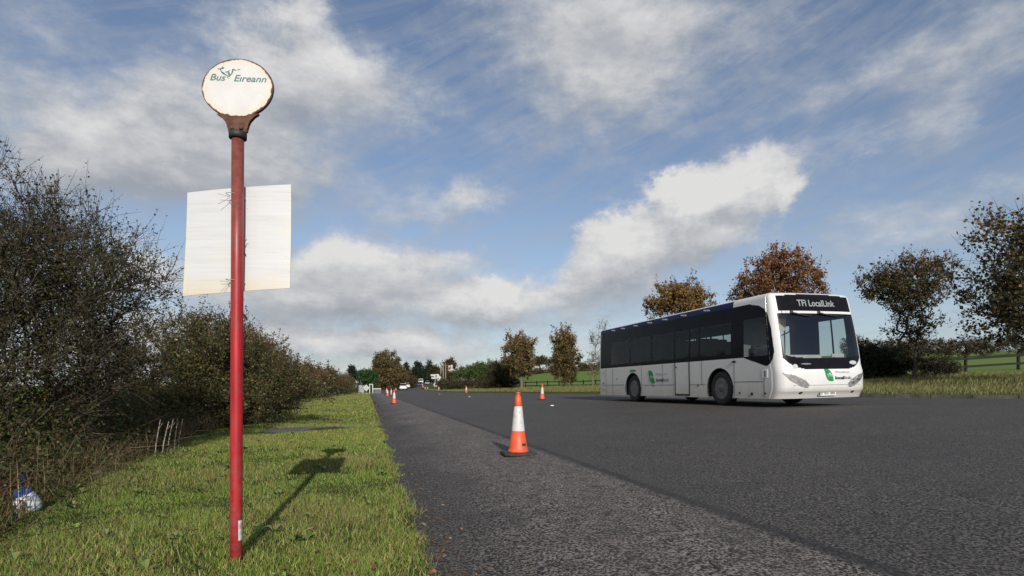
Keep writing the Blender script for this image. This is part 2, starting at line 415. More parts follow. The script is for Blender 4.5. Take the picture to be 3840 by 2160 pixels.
OLIVE = [(3,(.040,.042,.014)),(3,(.058,.054,.018)),(2,(.030,.034,.014)),(1.2,(.085,.060,.020)),(.6,(.085,.030,.016)),(.5,(.12,.11,.05))]
BUSHP = [(3,(.040,.045,.014)),(3,(.055,.054,.018)),(2,(.028,.034,.013)),(.8,(.085,.064,.020)),(.35,(.085,.030,.016)),(.7,(.13,.125,.05))]
REDBR = [(2,(.075,.040,.018)),(2,(.060,.046,.018)),(1.5,(.10,.045,.022)),(1.5,(.045,.045,.016)),(.5,(.14,.10,.05))]
RUST = [(3,(.16,.060,.020)),(2,(.12,.050,.018)),(2,(.20,.085,.025)),(1,(.075,.055,.02))]
AMBER = [(3,(.13,.075,.022)),(2,(.095,.070,.022)),(2,(.065,.058,.02)),(1,(.17,.095,.03))]
DKGRN = [(3,(.028,.036,.012)),(2,(.040,.045,.015)),(1,(.055,.045,.016))]
DARKT = [(3,(.035,.028,.012)),(2,(.045,.034,.014)),(2,(.028,.030,.012)),(1,(.07,.045,.018))]
GREEN = [(3,(.060,.095,.020)),(2,(.085,.115,.025)),(2,(.045,.070,.018)),(.6,(.10,.09,.03))]
CONIF = [(3,(.014,.026,.014)),(2,(.020,.034,.017)),(1,(.028,.040,.018))]
TAN = [(3,(.135,.095,.035)),(2,(.105,.082,.030)),(2,(.085,.075,.028)),(1,(.16,.10,.04))]
def at(dx, Z): x = (dx-1288)/1460*Z; return (x, Z, hz(x, Z))
def ell(dx0, dx1, dy0, dy1, Z, base, depth=None, w=1.0, dz=0):
    """an ellipsoid that spans an image box at distance Z, relative to the base point"""
    px = 1460/Z; cx = ((dx0+dx1)/2-1288)/px; cz = EYE-((dy0+dy1)/2-976)/px
    rx = abs(dx1-dx0)/2/px; rz = abs(dy1-dy0)/2/px
    return (cx-base[0], dz, cz-base[2], rx, depth or rx, rz, w)
# ---- left hedge
B1 = (-6.0, 6.5, hz(-6.0, 6.5))
def BX(*q, d=1.5, w=1, dz=0, Z=6.4): return ell(*q, Z, B1, depth=d, w=w, dz=dz)
plant('hawthorn_bush', 'tall straggly hawthorn bush with bare shoots, behind the dumped plastic bag', 'bush', B1,
      [BX(-200,300,490,860,d=1.5,w=1.2),BX(90,385,590,800,d=1.0,w=1.3),BX(-350,150,430,860,d=1.6,w=.9),BX(-200,330,740,1060,d=1.5,w=1.2),BX(-250,280,930,1190,d=1.3,w=1.3,dz=-.4),BX(150,350,760,900,d=.8),BX(-50,240,430,600,d=.9,w=.35)],
      nt=820, leafn=185, leaf=.026, gain=.95, bare_top=.55, pal=BUSHP, trunk_r=.055, bases=[(rx, ry, 0) for rx, ry in ((0,0),(-.4,.3),(.5,.5),(.3,-.5),(-1.2,.2),(.9,.6),(-.3,-.9),(.7,.2))], clump=.22, twigs=8, twig_len=1.6,
      rtip=.0032, seed=3, wood=M_TWIG, parts=('branches','foliage'), shoots=420, bare=.12, shell=2.6)
B2 = (-7.0, 13.4, hz(-7, 13.4))
plant('hawthorn_bush', 'rounded dense olive green bush just behind the red bus stop pole', 'bush', B2,
      [(0,0,1.3,1.5,1.8,1.32,1),(.85,.8,1.0,1.25,1.8,1.0,1),(-1.1,-.5,1.1,1.2,1.5,1.05,1),(.3,-.4,1.95,.9,1.2,.72,.8),(0,-.6,.5,1.9,1.6,.5,1)],
      nt=640, leafn=175, leaf=.040, gain=1.4, pal=BUSHP+[(1.2,(.07,.075,.022)),(1.6,(.085,.05,.022))], trunk_r=.05, bases=[(x, y, 0) for x, y in ((0,0),(.8,.6),(-1,-.3),(.3,1),(1.2,1),(-.5,.5))], clump=.26, twigs=5, twig_len=1.3,
      rtip=.0042, bare_top=.3, seed=4, wood=M_TWIG, parts=('branches','foliage'), shoots=130, shell=3.2)
def hedge_run(name, label, Y0, Y1, top, pal, nt, leafn, leaf, seed, clump, pal_top=None, thick=1.35, back=1.3):
    ys = np.arange(Y0+.8, Y1, 1.5 if Y1 < 30 else 2.6); ym = (Y0+Y1)/2
    fx = np.interp(ys, [10.7,15.8,22,27,38,60,75,89,96,110],[-6.2,-7.0,-9.0,-10.4,-13.7,-18.2,-21.6,-24.6,-26.2,-29.5])-back
    bx = float(np.interp(ym, ys, fx)); b = (bx, ym, hz(bx, ym)); rg = np.random.default_rng(seed)
    es = []
    for y, x in zip(ys, fx):
        hh = top*(1+.10*rg.normal()); es.append((x-bx, y-ym, hh*.5+hz(x, y)-b[2], thick*(1+.1*rg.normal()), 1.5 if Y1 < 30 else 2.1, hh*.52, 1))
    return plant(name, label, 'hedge', b, es, nt=nt, leafn=leafn, leaf=leaf, pal=pal, pal_top=pal_top, trunk_r=.05, bases=[(e_[0], e_[1], e_[2]-e_[5]) for e_ in es], clump=clump, twigs=5, twig_len=1.4, gain=1.45, bare_top=.25,
          rtip=.006, seed=seed, wood=M_TWIG, parts=('branches','foliage'), shoots=nt//6, shell=3.2, minz=-.8)
hedge_run('hedge', 'reddish brown tangled hedge with an orange bramble patch, next beyond the round bush', 16.5, 25.5, 2.75, REDBR+[(2,(.10,.04,.022))], 560, 110, .07, 5, .34, REDBR)
hedge_run('hedge', 'long brown roadside hedge stretching along the far left verge', 25.8, 52, 2.55, REDBR+[(3,(.115,.048,.025))], 640, 100, .10, 6, .42, back=1.5)
hedge_run('hedge', 'most distant dark end of the left hedge, beside the white sign boards', 52, 108, 3.0, REDBR+[(3,(.045,.05,.018))], 520, 80, .16, 7, .6, back=1.6)
plant('bramble_bush', 'orange brown bramble bush at the foot of the hedge, right of the pole', 'bush', (-7.9, 17.6, hz(-7.9,17.6)),
      [(0,0,.7,.75,.9,.75,1),(.35,-.9,.45,.55,.6,.5,1)], nt=150, leafn=90, leaf=.055, pal=[(3,(.17,.085,.025)),(2,(.11,.06,.02)),(2,(.05,.05,.018))], trunk_r=.02, bases=[(0,0,0),(.3,-.6,0)], clump=.2, twigs=4, rtip=.004, seed=8, wood=M_TWIG, parts=('branches','foliage'))
# low brambles and dead stems along the hedge foot, a mass nobody could count
rg = np.random.default_rng(21)
n = 2300; Y = 2.6*(95/2.6)**rg.random(n); Y = np.where(rg.random(n) < .75, 2.6+rg.random(n)*13, Y)
hx = np.interp(Y, [2.5,4.26,6.6,10.7,15.8,22,27,38,60,89,96],[-2.65,-3.68,-4.55,-6.1,-7.0,-9.0,-10.5,-13.8,-18.3,-24.6,-26.3]); X = hx-.05-rg.random(n)**1.1*1.7
LF = 48; C = np.repeat(np.stack([X, Y, H(X,Y)+.05+.62*rg.random(n)*np.clip((hx-X)/.7, .18, 1)], 1), LF, 0)+rg.normal(size=(n*LF,3))*np.repeat((.10+.012*Y)[:,None], LF, 0)*np.array([1,1,.7])
C[:,2] = np.maximum(C[:,2], H(C[:,0], C[:,1])+.01)
v, f, c = leaf_quads(C, .024+.0017*C[:,1], pick([(3,(.045,.055,.016)),(2,(.06,.06,.02)),(1.5,(.08,.045,.02)),(.8,(.13,.085,.035)),(2,(.055,.08,.022))], len(C), rg), rg)
st = n; A = np.stack([X, Y, H(X,Y)], 1)[:st]; A = A[rg.random(st) < .8]; A = A+rg.normal(size=A.shape)*np.array([.2,.2,0]); A[:,2] = H(A[:,0],A[:,1]); D_ = rand_dir(len(A), rg); D_[:,2] = np.abs(D_[:,2])+.3
mid = A+D_*(.25+.2*rg.random((len(A),1))); end = mid+(D_*np.array([1.1,1.1,.1])+rand_dir(len(A), rg)*.3)*(.2+.3*rg.random((len(A),1)))
r_ = np.full(len(A), .0028)+.0001*A[:,1]
v1, f1 = frustums(A, mid, r_, r_*.8, 3); v2, f2 = frustums(mid, end, r_*.8, r_*.4, 3)
sc_ = np.array([.16,.12,.075]); allv = np.concatenate([v, v1, v2]); 
ccol = np.concatenate([c, np.repeat(np.repeat(pick([(2,(.10,.065,.04)),(1,(.20,.16,.10)),(1,(.06,.035,.025))], len(A), rg), 1, 0), 6, 0), np.repeat(pick([(2,(.10,.065,.04)),(1,(.20,.16,.10)),(1,(.06,.035,.025))], len(A), rg), 6, 0)])
ff = np.concatenate([f, f1+len(v), f2+len(v)+len(v1)])
prop(mesh_np('undergrowth', allv, ff, M_LEAF, col=ccol), 'tangle of brambles and dead stems along the foot of the left hedge', 'undergrowth', kind='stuff')
# ---- grass
def blades(X, Y, h, w, cols, rng, lean=.5, wind=(0,0)):
    n = len(X); z = H(X, Y)-.004; a = rng.random(n)*2*PI; sx_, sy_ = np.cos(a)*w/2, np.sin(a)*w/2
    la = rng.random(n)*2*PI; ll = lean*h*rng.random(n); lx, ly = np.cos(la)*ll+wind[0]*h, np.sin(la)*ll+wind[1]*h
    b = np.stack([X, Y, z], 1); s = np.stack([sx_, sy_, 0*sx_], 1)
    m = b+np.stack([lx*.35, ly*.35, h*.55], 1); t = b+np.stack([lx, ly, h*.95], 1)
    V = np.stack([b-s, b+s, m+s*.8, m-s*.8, t+s*.12, t-s*.12], 1).reshape(-1,3)
    i = np.arange(n)[:,None]*6; F = np.concatenate([i+np.array([[0,1,2,3]]), i+np.array([[3,2,4,5]])])
    return V, F, np.repeat(cols, 6, 0)
rg = np.random.default_rng(31)
def vnoise(X, Y, s, seed=0):
    return (np.sin(X*s+1.3*seed)*np.cos(Y*s*1.1+.7*seed)+np.sin(X*s*2.3+Y*s*1.7+seed)*.6+np.sin(X*s*.6-Y*s*.8+2*seed)*.8)/2.4
GK = np.array([2.35,2.45,1.95])
GP = [(3,(.085,.105,.026)),(3,(.110,.118,.034)),(2,(.060,.088,.020)),(1.6,(.155,.140,.055)),(.9,(.21,.18,.09)),(.5,(.13,.085,.035))]
GL = [(3,(.070,.105,.022)),(2,(.10,.13,.03)),(1,(.05,.08,.018))]
n = 330000
Y = 1.5*(14/1.5)**rg.random(n); far = rg.random(n) < .28; Y = np.where(far, 9*(100/9)**rg.random(n), Y)
hx = np.interp(Y, [1,2.5,4.26,6.6,10.7,15.8,22,27,38,60,89,100],[-3.1,-3.5,-4.1,-5.0,-6.6,-7.4,-9.2,-10.8,-14.0,-18.6,-24.9,-27])
xe = Xe(Y)+.04*np.sin(Y*3.1)+.035*np.sin(Y*7.7)+.02*np.sin(Y*17)+.035*rg.normal(size=n); X = hx+(xe-hx)*rg.random(n)
nn = vnoise(X, Y, 1.9, 1); n2 = vnoise(X, Y, .7, 3); n3 = vnoise(X, Y, 5, 5)
slab = ((X-cx)/1.1)**2+((Y-cy)/.72)**2 < .62+.3*rg.random(n)
keep = ~slab & (rg.random(n) < .72+.4*n3)
X, Y, hx, nn, n2, n3 = [q[keep] for q in (X, Y, hx, nn, n2, n3)]; n = len(X)
hh = (.034+.018*nn+.012*n3)*(.5+.9*rg.random(n)); hh = np.clip(hh, .012, .12)
edge = np.clip((X-hx)/.9, 0, 1); hh *= 1+1.7*(1-edge)**2
hh *= 1+np.clip((Y-12)/40, 0, .8)
pd = np.hypot(X+1.426, Y-3.0); hh *= 1+.3*np.exp(-(pd/.16)**2)
cols = np.where((rg.random(n) < .5+.45*n2)[:,None], pick(GL, n, rg), pick(GP, n, rg))*GK
dry = rg.random(n) < np.clip(.22+.42*nn+.2*n2, 0.04, .75); cols[dry] = pick([(2,(.20,.17,.075)),(1,(.15,.11,.05)),(2,(.15,.14,.05))], int(dry.sum()), rg)*1.6
w = .0036*np.maximum(1, Y/4.5)*(.7+.6*rg.random(n))
V, F, c = blades(X, Y, hh, w, cols, rg, 1.0)
prop(mesh_np('grass', V, F, M_GRASS, col=c), 'short mixed green and straw grass of the left verge', 'grass', kind='stuff')
# long grass of the right bank
n = 90000
Y = 13*(125/13)**rg.random(n); Y = np.where(rg.random(n) < .6, 16+rg.random(n)*34, Y); xr = Xr(Y); wd = .1+rg.random(n)**1.25*24; X = xr+wd
vis = X < .95*Y+3; X, Y, wd = X[vis], Y[vis], wd[vis]; n = len(X)
nn = vnoise(X, Y, .8, 2)
hh = np.clip((.17+.08*nn)*(.6+.7*rg.random(n)), .05, .4)*np.interp(wd, [0,.5,2,9,24],[.7,.8,1.1,1.0,.6])
cols = np.where((rg.random(n) < .45+.4*nn)[:,None], 1.5*pick([(3,(.115,.125,.035)),(2,(.14,.135,.045)),(2,(.08,.105,.025))], n, rg), 1.35*pick([(3,(.17,.155,.065)),(2,(.145,.13,.05)),(1,(.22,.19,.10))], n, rg))
V, F, c = blades(X, Y, hh, .010*np.maximum(1, Y/16)*(.7+.6*rg.random(n)), cols, rg, .9, (.25,0))
prop(mesh_np('grass', V, F, M_GRASS, col=c), 'long yellowish grass on the bank across the road', 'grass', kind='stuff')
# fallen leaves along the road edge and in the grass
n = 3400; Y = 1.8*(60/1.8)**rg.random(n); o_ = np.abs(rg.normal(size=n))*.16; X = Xe(Y)+np.where(rg.random(n) < .5, o_, -rg.random(n)**1.5*2.6)
C = np.stack([X, Y, H(X, Y)+.012+np.where(X < Xe(Y), .03, 0)], 1)
a = rg.random(n)*2*PI; s = (.007+.015*rg.random(n)**3)*np.maximum(1, Y/9); d1 = np.stack([np.cos(a), np.sin(a), .25*rg.normal(size=n)], 1)*s[:,None]; d2 = np.stack([-np.sin(a), np.cos(a), .25*rg.normal(size=n)], 1)*s[:,None]*.55
V = np.stack([C-d1, C+d2, C+d1, C-d2], 1).reshape(-1,3)
prop(mesh_np('fallen_leaves', V, np.arange(4*n).reshape(-1,4), M_LEAF, col=np.repeat(pick([(3,(.20,.10,.04)),(2,(.13,.07,.03)),(1,(.30,.22,.11)),(1,(.26,.13,.06))], n, rg), 4, 0)), 'brown autumn leaves scattered along the left road edge', 'leaves', kind='stuff')

# straw coloured dead grass standing along the hedge foot, and broad weeds in the verge
n = 9000; Y = 3.2+rg.random(n)*13; hx = np.interp(Y, [2.5,4.26,6.6,10.7,15.8,22],[-2.75,-3.75,-4.6,-6.1,-7.0,-9.0]); X = hx+.25-rg.random(n)**1.4*.95
ok = vnoise(X, Y, 1.3, 9)+.35*rg.normal(size=n) > .05; X, Y = X[ok], Y[ok]; n = len(X)
V, F, c = blades(X, Y, .10+.32*rg.random(n)**1.5, .0040*np.maximum(1, Y/6), pick([(3,(.26,.20,.10)),(2,(.17,.12,.06)),(1,(.34,.28,.16)),(1.5,(.11,.11,.035))], n, rg), rg, 1.1)
prop(mesh_np('dead_grass', V, F, M_GRASS, col=c), 'straw coloured dead grass standing along the hedge foot', 'grass', kind='stuff')
n = 110; Y = 1.7*(13/1.7)**rg.random(n); xe = Xe(Y); X = xe-.15-rg.random(n)*np.interp(Y, [1.7,4,10,13],[1.9,2.6,3.4,3.6]); k = 9
a = rg.random((n,k))*2*PI; r = (.02+.05*rg.random((n,1)))*np.ones((1,k)); C = np.stack([np.repeat(X,k), np.repeat(Y,k), H(np.repeat(X,k), np.repeat(Y,k))+.012], 1)
dx_, dy_ = np.cos(a).ravel(), np.sin(a).ravel(); rr_ = r.ravel(); up_ = (.01+.03*rg.random(n*k))
tip = C+np.stack([dx_*rr_, dy_*rr_, up_], 1); mid_ = C+np.stack([dx_*rr_*.55, dy_*rr_*.55, up_*1.1], 1); sd = np.stack([-dy_, dx_, 0*dx_], 1)*(rr_*.22)[:,None]
V = np.stack([C, mid_+sd, tip, mid_-sd], 1).reshape(-1,3)
prop(mesh_np('verge_weeds', V, np.arange(4*n*k).reshape(-1,4), M_LEAF, col=np.repeat(pick([(3,(.16,.23,.06)),(2,(.20,.25,.09)),(1,(.22,.21,.09))], n*k, rg), 4, 0)), 'low broad leaved weeds growing through the left verge grass', 'weeds', kind='stuff')
# ------------------------------------------------------------------ trees across the road and in the distance
def tree(label, dx, Z, boxes, pal, nt, leafn, leaf, seed, trunk_r=.12, fork_dy=None, clump=.4, name='tree', cat='tree', **kw):
    b = at(dx, Z)
    es = [ell(*q[:4], Z, b, depth=(q[4] if len(q) > 4 else None), w=(q[5] if len(q) > 5 else 1)) for q in boxes]
    fork = None
    if fork_dy: fork = (0, 0, EYE-(fork_dy-976)/1460*Z-b[2])
    return plant(name, label, cat, b, es, nt=nt, leafn=leafn, leaf=leaf, pal=pal, trunk_r=trunk_r, fork=fork, clump=clump, seed=seed, **kw)
ROW = 'roadside trees across the road'
tree('large dark half bare sycamore at the right edge of the view', 2625, 25, [(2405,2600,535,640,1.9),(2490,2760,520,680,2.4),(2410,2640,640,780,2.2),(2470,2800,640,850,2.6),(2430,2600,760,860,1.6),(2560,2800,780,900,2)], DARKT+[(3,(.045,.05,.018))], 400, 56, .13, 41, gain=1.3,
     trunk_r=.17, fork_dy=860, clump=.42, twigs=5, twig_len=1.7, bare=.30, shoots=60, rtip=.009, group=ROW, pal_top=[(2,(.10,.062,.02)),(2,(.055,.045,.016)),(1,(.13,.08,.025))], top_from=.72, aspect=.8)
tree('vase shaped dark tree with thin upright limbs, right of the bus', 2302, 33, [(2175,2290,670,760,1.5),(2240,2390,640,740,1.7),(2180,2380,700,790,1.8),(2230,2370,780,860,1.2,.8),(2250,2350,840,930,1,.7),(2165,2215,670,730,.7,.6)], DARKT+[(4,(.042,.05,.017))], 330, 50, .105, 42, gain=1.3,
     trunk_r=.11, fork_dy=905, clump=.34, twigs=5, twig_len=1.4, bare=.12, shoots=40, rtip=.008, group=ROW, pal_top=[(2,(.12,.062,.022)),(2,(.06,.05,.018)),(1,(.15,.08,.025))], top_from=.85, aspect=.8)
tree('rust red domed tree rising above the front half of the bus roof', 1957, 42, [(1890,2030,632,720,2.2),(1850,1960,680,770,2),(1950,2070,670,770,2.2),(1870,2050,730,830,2.4,.7),(1835,1900,715,770,1)], [(3,(.13,.060,.025)),(2,(.10,.052,.022)),(1,(.16,.075,.03)),(1.5,(.07,.055,.022))], 360, 70, .12, 43, gain=1.45,
     trunk_r=.16, fork_dy=870, clump=.40, twigs=4, rtip=.01, group=ROW, shoots=30, aspect=.8, pal_top=[(3,(.16,.068,.026)),(2,(.12,.055,.022)),(1,(.19,.085,.03))], top_from=.7)
tree('amber tree rising above the rear half of the bus roof', 1705, 50, [(1640,1740,715,790,2),(1680,1780,712,800,2),(1618,1690,740,800,1.4),(1720,1796,740,800,1.4),(1650,1770,770,860,2,.6)], AMBER, 290, 66, .13, 44, gain=1.5,
     trunk_r=.14, fork_dy=880, clump=.42, twigs=4, rtip=.011, group=ROW, shoots=26, aspect=.8, pal_top=[(3,(.17,.085,.024)),(2,(.11,.075,.022))], top_from=.7)
tree('brown young tree with a pale bare trunk in front of the rail fence', 1312, 66, [(1262,1350,838,900,1.6),(1285,1348,860,940,1.5),(1258,1310,890,925,1),(1280,1340,900,955,1.2,.8)], [(3,(.085,.055,.022)),(2,(.065,.058,.022)),(1,(.12,.065,.025)),(1,(.045,.05,.018))], 260, 70, .14, 45, gain=1.5,
     trunk_r=.13, fork_dy=945, clump=.42, twigs=3, rtip=.012, group=ROW, wood=M_PALE, aspect=.8, pal_top=[(2,(.13,.075,.025)),(2,(.095,.075,.028))], top_from=.7, shoots=16)
tree('brown narrow tree leafy down to the ground, left of the bus tail', 1420, 64, [(1385,1450,830,890,1.4),(1390,1462,870,930,1.5),(1380,1440,880,945,1.4),(1400,1450,920,968,1.1)], [(3,(.085,.055,.022)),(2,(.065,.060,.022)),(1,(.13,.07,.025)),(1,(.045,.05,.018))], 260, 70, .14, 46, gain=1.5,
     trunk_r=.10, fork_dy=950, clump=.42, twigs=3, rtip=.012, group=ROW, aspect=.8, pal_top=[(2,(.12,.07,.025)),(2,(.095,.072,.026))], top_from=.75, shoots=16)
tree('thin nearly leafless sapling just behind the bus tail', 1492, 58, [(1478,1512,830,900,.8),(1500,1530,808,870,.7),(1480,1515,890,950,.9,1.6)], [(2,(.12,.085,.03)),(1,(.08,.065,.025))], 110, 20, .10, 47,
     trunk_r=.06, fork_dy=935, clump=.40, twigs=4, twig_len=1.5, bare=.35, rtip=.009, group=ROW, wood=M_PALE, shoots=20)
def shrub(label, dx0, dx1, dy0, Z, pal, nt, leafn, leaf, seed, clump=.4, boxes=None, name='shrub', depth=None, group=None, dyb=None):
    dxm = (dx0+dx1)/2; b = at(dxm, Z); yb = 976-(b[2]-EYE)*1460/Z+4
    boxes = boxes or [(dx0,dx1,dy0,2*yb-dy0-(yb-dy0)*.35)]
    rg_ = np.random.default_rng(seed)
    es = []
    for q in boxes:
        e = ell(q[0], q[1], q[2], q[3], Z, b, depth=depth)
        k = max(1, int(round(e[3]/max(e[5], .4))))
        for i in range(k):
            f = (i+.5)/k*2-1; r = e[3]/k*1.25; es.append((e[0]+f*e[3]*(1-1/k*.2), rg_.normal()*.2, e[2]*(1+.05*rg_.normal()), r, depth or min(r, 3), e[5]*(1+.10*rg_.normal()), 1))
    bs = [(e[0], e[1], hz(e[0]+b[0], e[1]+b[1])-b[2]) for e in es]
    return plant(name, label, 'bush' if name != 'hedge' else 'hedge', b, es, nt=nt, leafn=leafn, leaf=leaf, pal=pal, trunk_r=.05, bases=bs, clump=clump, twigs=3, rtip=.008, seed=seed, wood=M_TWIG, parts=('branches','foliage'), shell=3, group=group, minz=-2.5)
shrub('dark gorse thicket right behind the front of the bus', 2150, 2285, 858, 35, CONIF+[(2,(.03,.03,.012))], 330, 90, .09, 51, .34, [(2140,2200,862,950),(2190,2290,875,950)])
shrub('low round dark bush between the vase shaped tree and the rail fence', 2312, 2388, 890, 34, [(3,(.026,.024,.012)),(2,(.035,.028,.012))], 170, 70, .07, 52, .28)
shrub('dark brown thicket left of the pale trunked tree', 1235, 1300, 905, 72, DARKT, 240, 60, .14, 53, .5, [(1240,1300,908,985),(1215,1270,938,980)])
shrub('low dark hedge above the grass bank in the middle distance', 1100, 1262, 956, 92, [(3,(.05,.05,.02)),(2,(.07,.055,.025)),(1,(.09,.08,.03))], 260, 60, .17, 54, .5, [(1100,1262,956,978)], 'hedge', depth=1.2)
shrub('bright green bank of bushes beyond the low hedge', 1150, 1262, 912, 135, GREEN, 340, 70, .24, 55, .8, [(1145,1200,922,955),(1185,1262,914,955)], 'shrubbery', depth=3)
tree('red brown tree behind the cream cottage', 1130, 300, [(1114,1148,908,940),(1118,1142,906,930)], [(2,(.085,.045,.025)),(2,(.06,.04,.022))], 130, 50, .55, 56, trunk_r=.3, fork_dy=945, clump=1.6, twigs=2, rtip=.05)
shrub('brown roadside hedge on the left below the dark conifers', 985, 1050, 948, 170, REDBR, 220, 50, .3, 72, .9, [(985,1048,946,975)], 'hedge', depth=3)
shrub('olive undergrowth around the timber poles', 1098, 1142, 940, 140, [(2,(.055,.048,.02)),(2,(.075,.062,.022))], 200, 50, .25, 57, .8, [(1098,1150,937,962)])
tree('big tan brown tree standing over the far end of the left hedge', 975, 150, [(938,1004,886,940,3.5),(936,998,912,972,3.5),(978,1022,918,970,3),(940,1010,940,976,3)], TAN, 520, 70, .32, 58, trunk_r=.3, fork_dy=955, clump=.85, twigs=3, rtip=.03, pal_top=[(2,(.12,.09,.035)),(2,(.095,.08,.03))], top_from=.8)
shrub('bright green bush below the big tan tree', 906, 945, 936, 120, [(2,(.03,.07,.02)),(2,(.045,.085,.022))], 230, 60, .2, 59, .6, [(904,945,934,968),(895,945,955,984)])
tree('small dark conifer beside the white gabled house', 884, 112, [(877,893,921,960,1.2)], CONIF, 90, 50, .2, 60, trunk_r=.12, fork_dy=950, clump=.5, twigs=2, rtip=.02)
CON = 'dark conifers closing the view at the end of the road'
for lab, dx, y0, w, sd in (('conifer standing left in the dark clump above the far cars', 1022, 914, 15, 61), ('tallest pointed conifer of the dark clump above the far cars', 1052, 902, 21, 62), ('pointed conifer right of the tallest one above the far cars', 1080, 908, 15, 63), ('low broad conifer filling the dark clump behind the blue car', 1066, 922, 26, 64)):
    tree(lab, dx, 345, [(dx-w,dx+w,y0+22,962),(dx-w*.6,dx+w*.6,y0+8,945),(dx-w*.3,dx+w*.3,y0,930)], CONIF, 150, 60, .6, sd, trunk_r=.4, fork_dy=950, clump=1.5, twigs=2, rtip=.05, name='conifer', cat='tree', group=CON)
tree('brown bare hedge tree right of the dark conifers', 1097, 300, [(1078,1110,922,958),(1088,1104,918,940)], DARKT+[(2,(.07,.045,.025))], 130, 50, .5, 65, trunk_r=.3, fork_dy=955, clump=1.3, twigs=2, rtip=.04)
tree('flat topped umbrella pine on the skyline between the two brown trees', 1358, 190, [(1335,1382,900,920,3),(1345,1375,897,912,2)], [(3,(.045,.045,.02)),(1,(.065,.055,.025))], 110, 50, .3, 66, trunk_r=.16, fork_dy=918, clump=.8, twigs=2, rtip=.03)
shrub('brown skyline hedge below the umbrella pine', 1190, 1420, 918, 180, [(3,(.055,.048,.02)),(2,(.075,.05,.025))], 330, 45, .32, 67, 1.0, [(1200,1300,912,952),(1300,1420,924,948)], 'hedge', depth=2)
shrub('green brown hedge along the field top left of the bus', 1420, 1520, 910, 176, [(3,(.06,.06,.02)),(2,(.08,.055,.022))], 200, 45, .32, 68, 1.0, [(1420,1530,912,946)], 'hedge', depth=2)
shrub('brown hedge line along the far edge of the right field', 2150, 2480, 850, 140, [(3,(.075,.05,.028)),(2,(.055,.042,.022)),(1,(.05,.055,.02))], 560, 60, .27, 69, .8, [(2120,2330,852,900),(2300,2480,856,894)], 'hedge', depth=2)
shrub('hedge behind the big sycamore at the right end of the field', 2480, 2720, 850, 138, [(3,(.06,.045,.025)),(2,(.05,.05,.02))], 300, 50, .27, 70, .8, [(2470,2720,846,890)], 'hedge', depth=2)
# ------------------------------------------------------------------ the bus
M_WHITE = plain('white_paint', (.61,.608,.595), .28, var=.03, scale=2, coat=.4, dirt=.60, dirtc=(.50,.48,.44))
def _grime(m):
    nt = m.node_tree; b = nt.nodes['Principled BSDF']; l = b.inputs['Base Color'].links[0]; src = l.from_socket
    tc = N(nt, 'ShaderNodeTexCoord'); s = N(nt, 'ShaderNodeSeparateXYZ'); nt.links.new(tc.outputs['Object'], s.inputs[0])
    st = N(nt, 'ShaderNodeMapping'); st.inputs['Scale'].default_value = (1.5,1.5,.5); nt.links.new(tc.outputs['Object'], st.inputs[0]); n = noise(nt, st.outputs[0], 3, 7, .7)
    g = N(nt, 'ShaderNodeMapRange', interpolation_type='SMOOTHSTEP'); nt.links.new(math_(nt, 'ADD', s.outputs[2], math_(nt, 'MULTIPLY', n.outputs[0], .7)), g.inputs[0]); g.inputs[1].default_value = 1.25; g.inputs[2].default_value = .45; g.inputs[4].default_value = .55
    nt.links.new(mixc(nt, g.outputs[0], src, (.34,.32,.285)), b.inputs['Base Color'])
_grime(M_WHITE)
M_BLACKG = plain('black_gloss', (.008,.008,.010), .25, var=.2, spec=.06)
M_RUB = plain('black_rubber', (.012,.012,.012), .75, var=.3, scale=20)
M_DARK = plain('dark_plastic', (.02,.02,.021), .6, var=.3)
M_BLUE = plain('navy_paint', (.006,.011,.055), .5, var=.1, spec=.2)
M_GREENV = plain('green_vinyl', (.004,.21,.06), .4, var=.08)
M_GREYV = plain('grey_vinyl', (.16,.17,.19), .4); M_DKV = plain('charcoal_vinyl', (.03,.033,.045), .4); M_LTV = plain('pale_grey_vinyl', (.40,.42,.40), .4)
M_WG = glass_mat('windscreen_glass', (.78,.82,.81), .09); M_SG = glass_mat('tinted_glass', (.46,.48,.49), .03, 1.25)
M_DG = glass_mat('cab_glass', (.55,.58,.58), .04, 1.2); M_SEAT = plain('seat_fabric', (.018,.020,.035), .9, var=.4, scale=30); M_RAIL = plain('steel_rail', (.30,.29,.27), .35, .6)
M_INT = plain('cabin_trim', (.5,.5,.49), .7); M_FLOOR = plain('cabin_floor', (.06,.06,.065), .8)
M_RIM = plain('wheel_steel', (.16,.15,.145), .5, .4, var=.35, scale=12, dirt=.5, dirtc=(.05,.045,.04))
M_CHROME = plain('lamp_reflector', (.75,.75,.75), .12, .9); M_LENS = plain('lamp_lens', (.30,.30,.31), .12, .5, var=.35, scale=14, coat=.6)
M_LED, _nt, _b = new_mat('led_text'); _b.inputs['Base Color'].default_value = (.22,.25,.25,1); _b.inputs['Emission Color'].default_value = (.75,.82,.80,1); _b.inputs['Emission Strength'].default_value = .04
M_PLATE = plain('number_plate', (.62,.62,.58), .4, var=.08)
L_, HW, FD = 10.5, 1.335, .42
fd = Vector((-2.98, 10.1, 0)).normalized(); ang = math.atan2(-fd.x, fd.y)
side = Vector((fd.y, -fd.x, 0))
corner = Vector((6.60, 14.1, 0)); org = corner + side*HW
zf = hz(org.x, org.y); zb_ = hz(*(org+fd*9).xy); zl = hz(*(corner).xy); zr2 = hz(*(corner+side*2.45).xy)
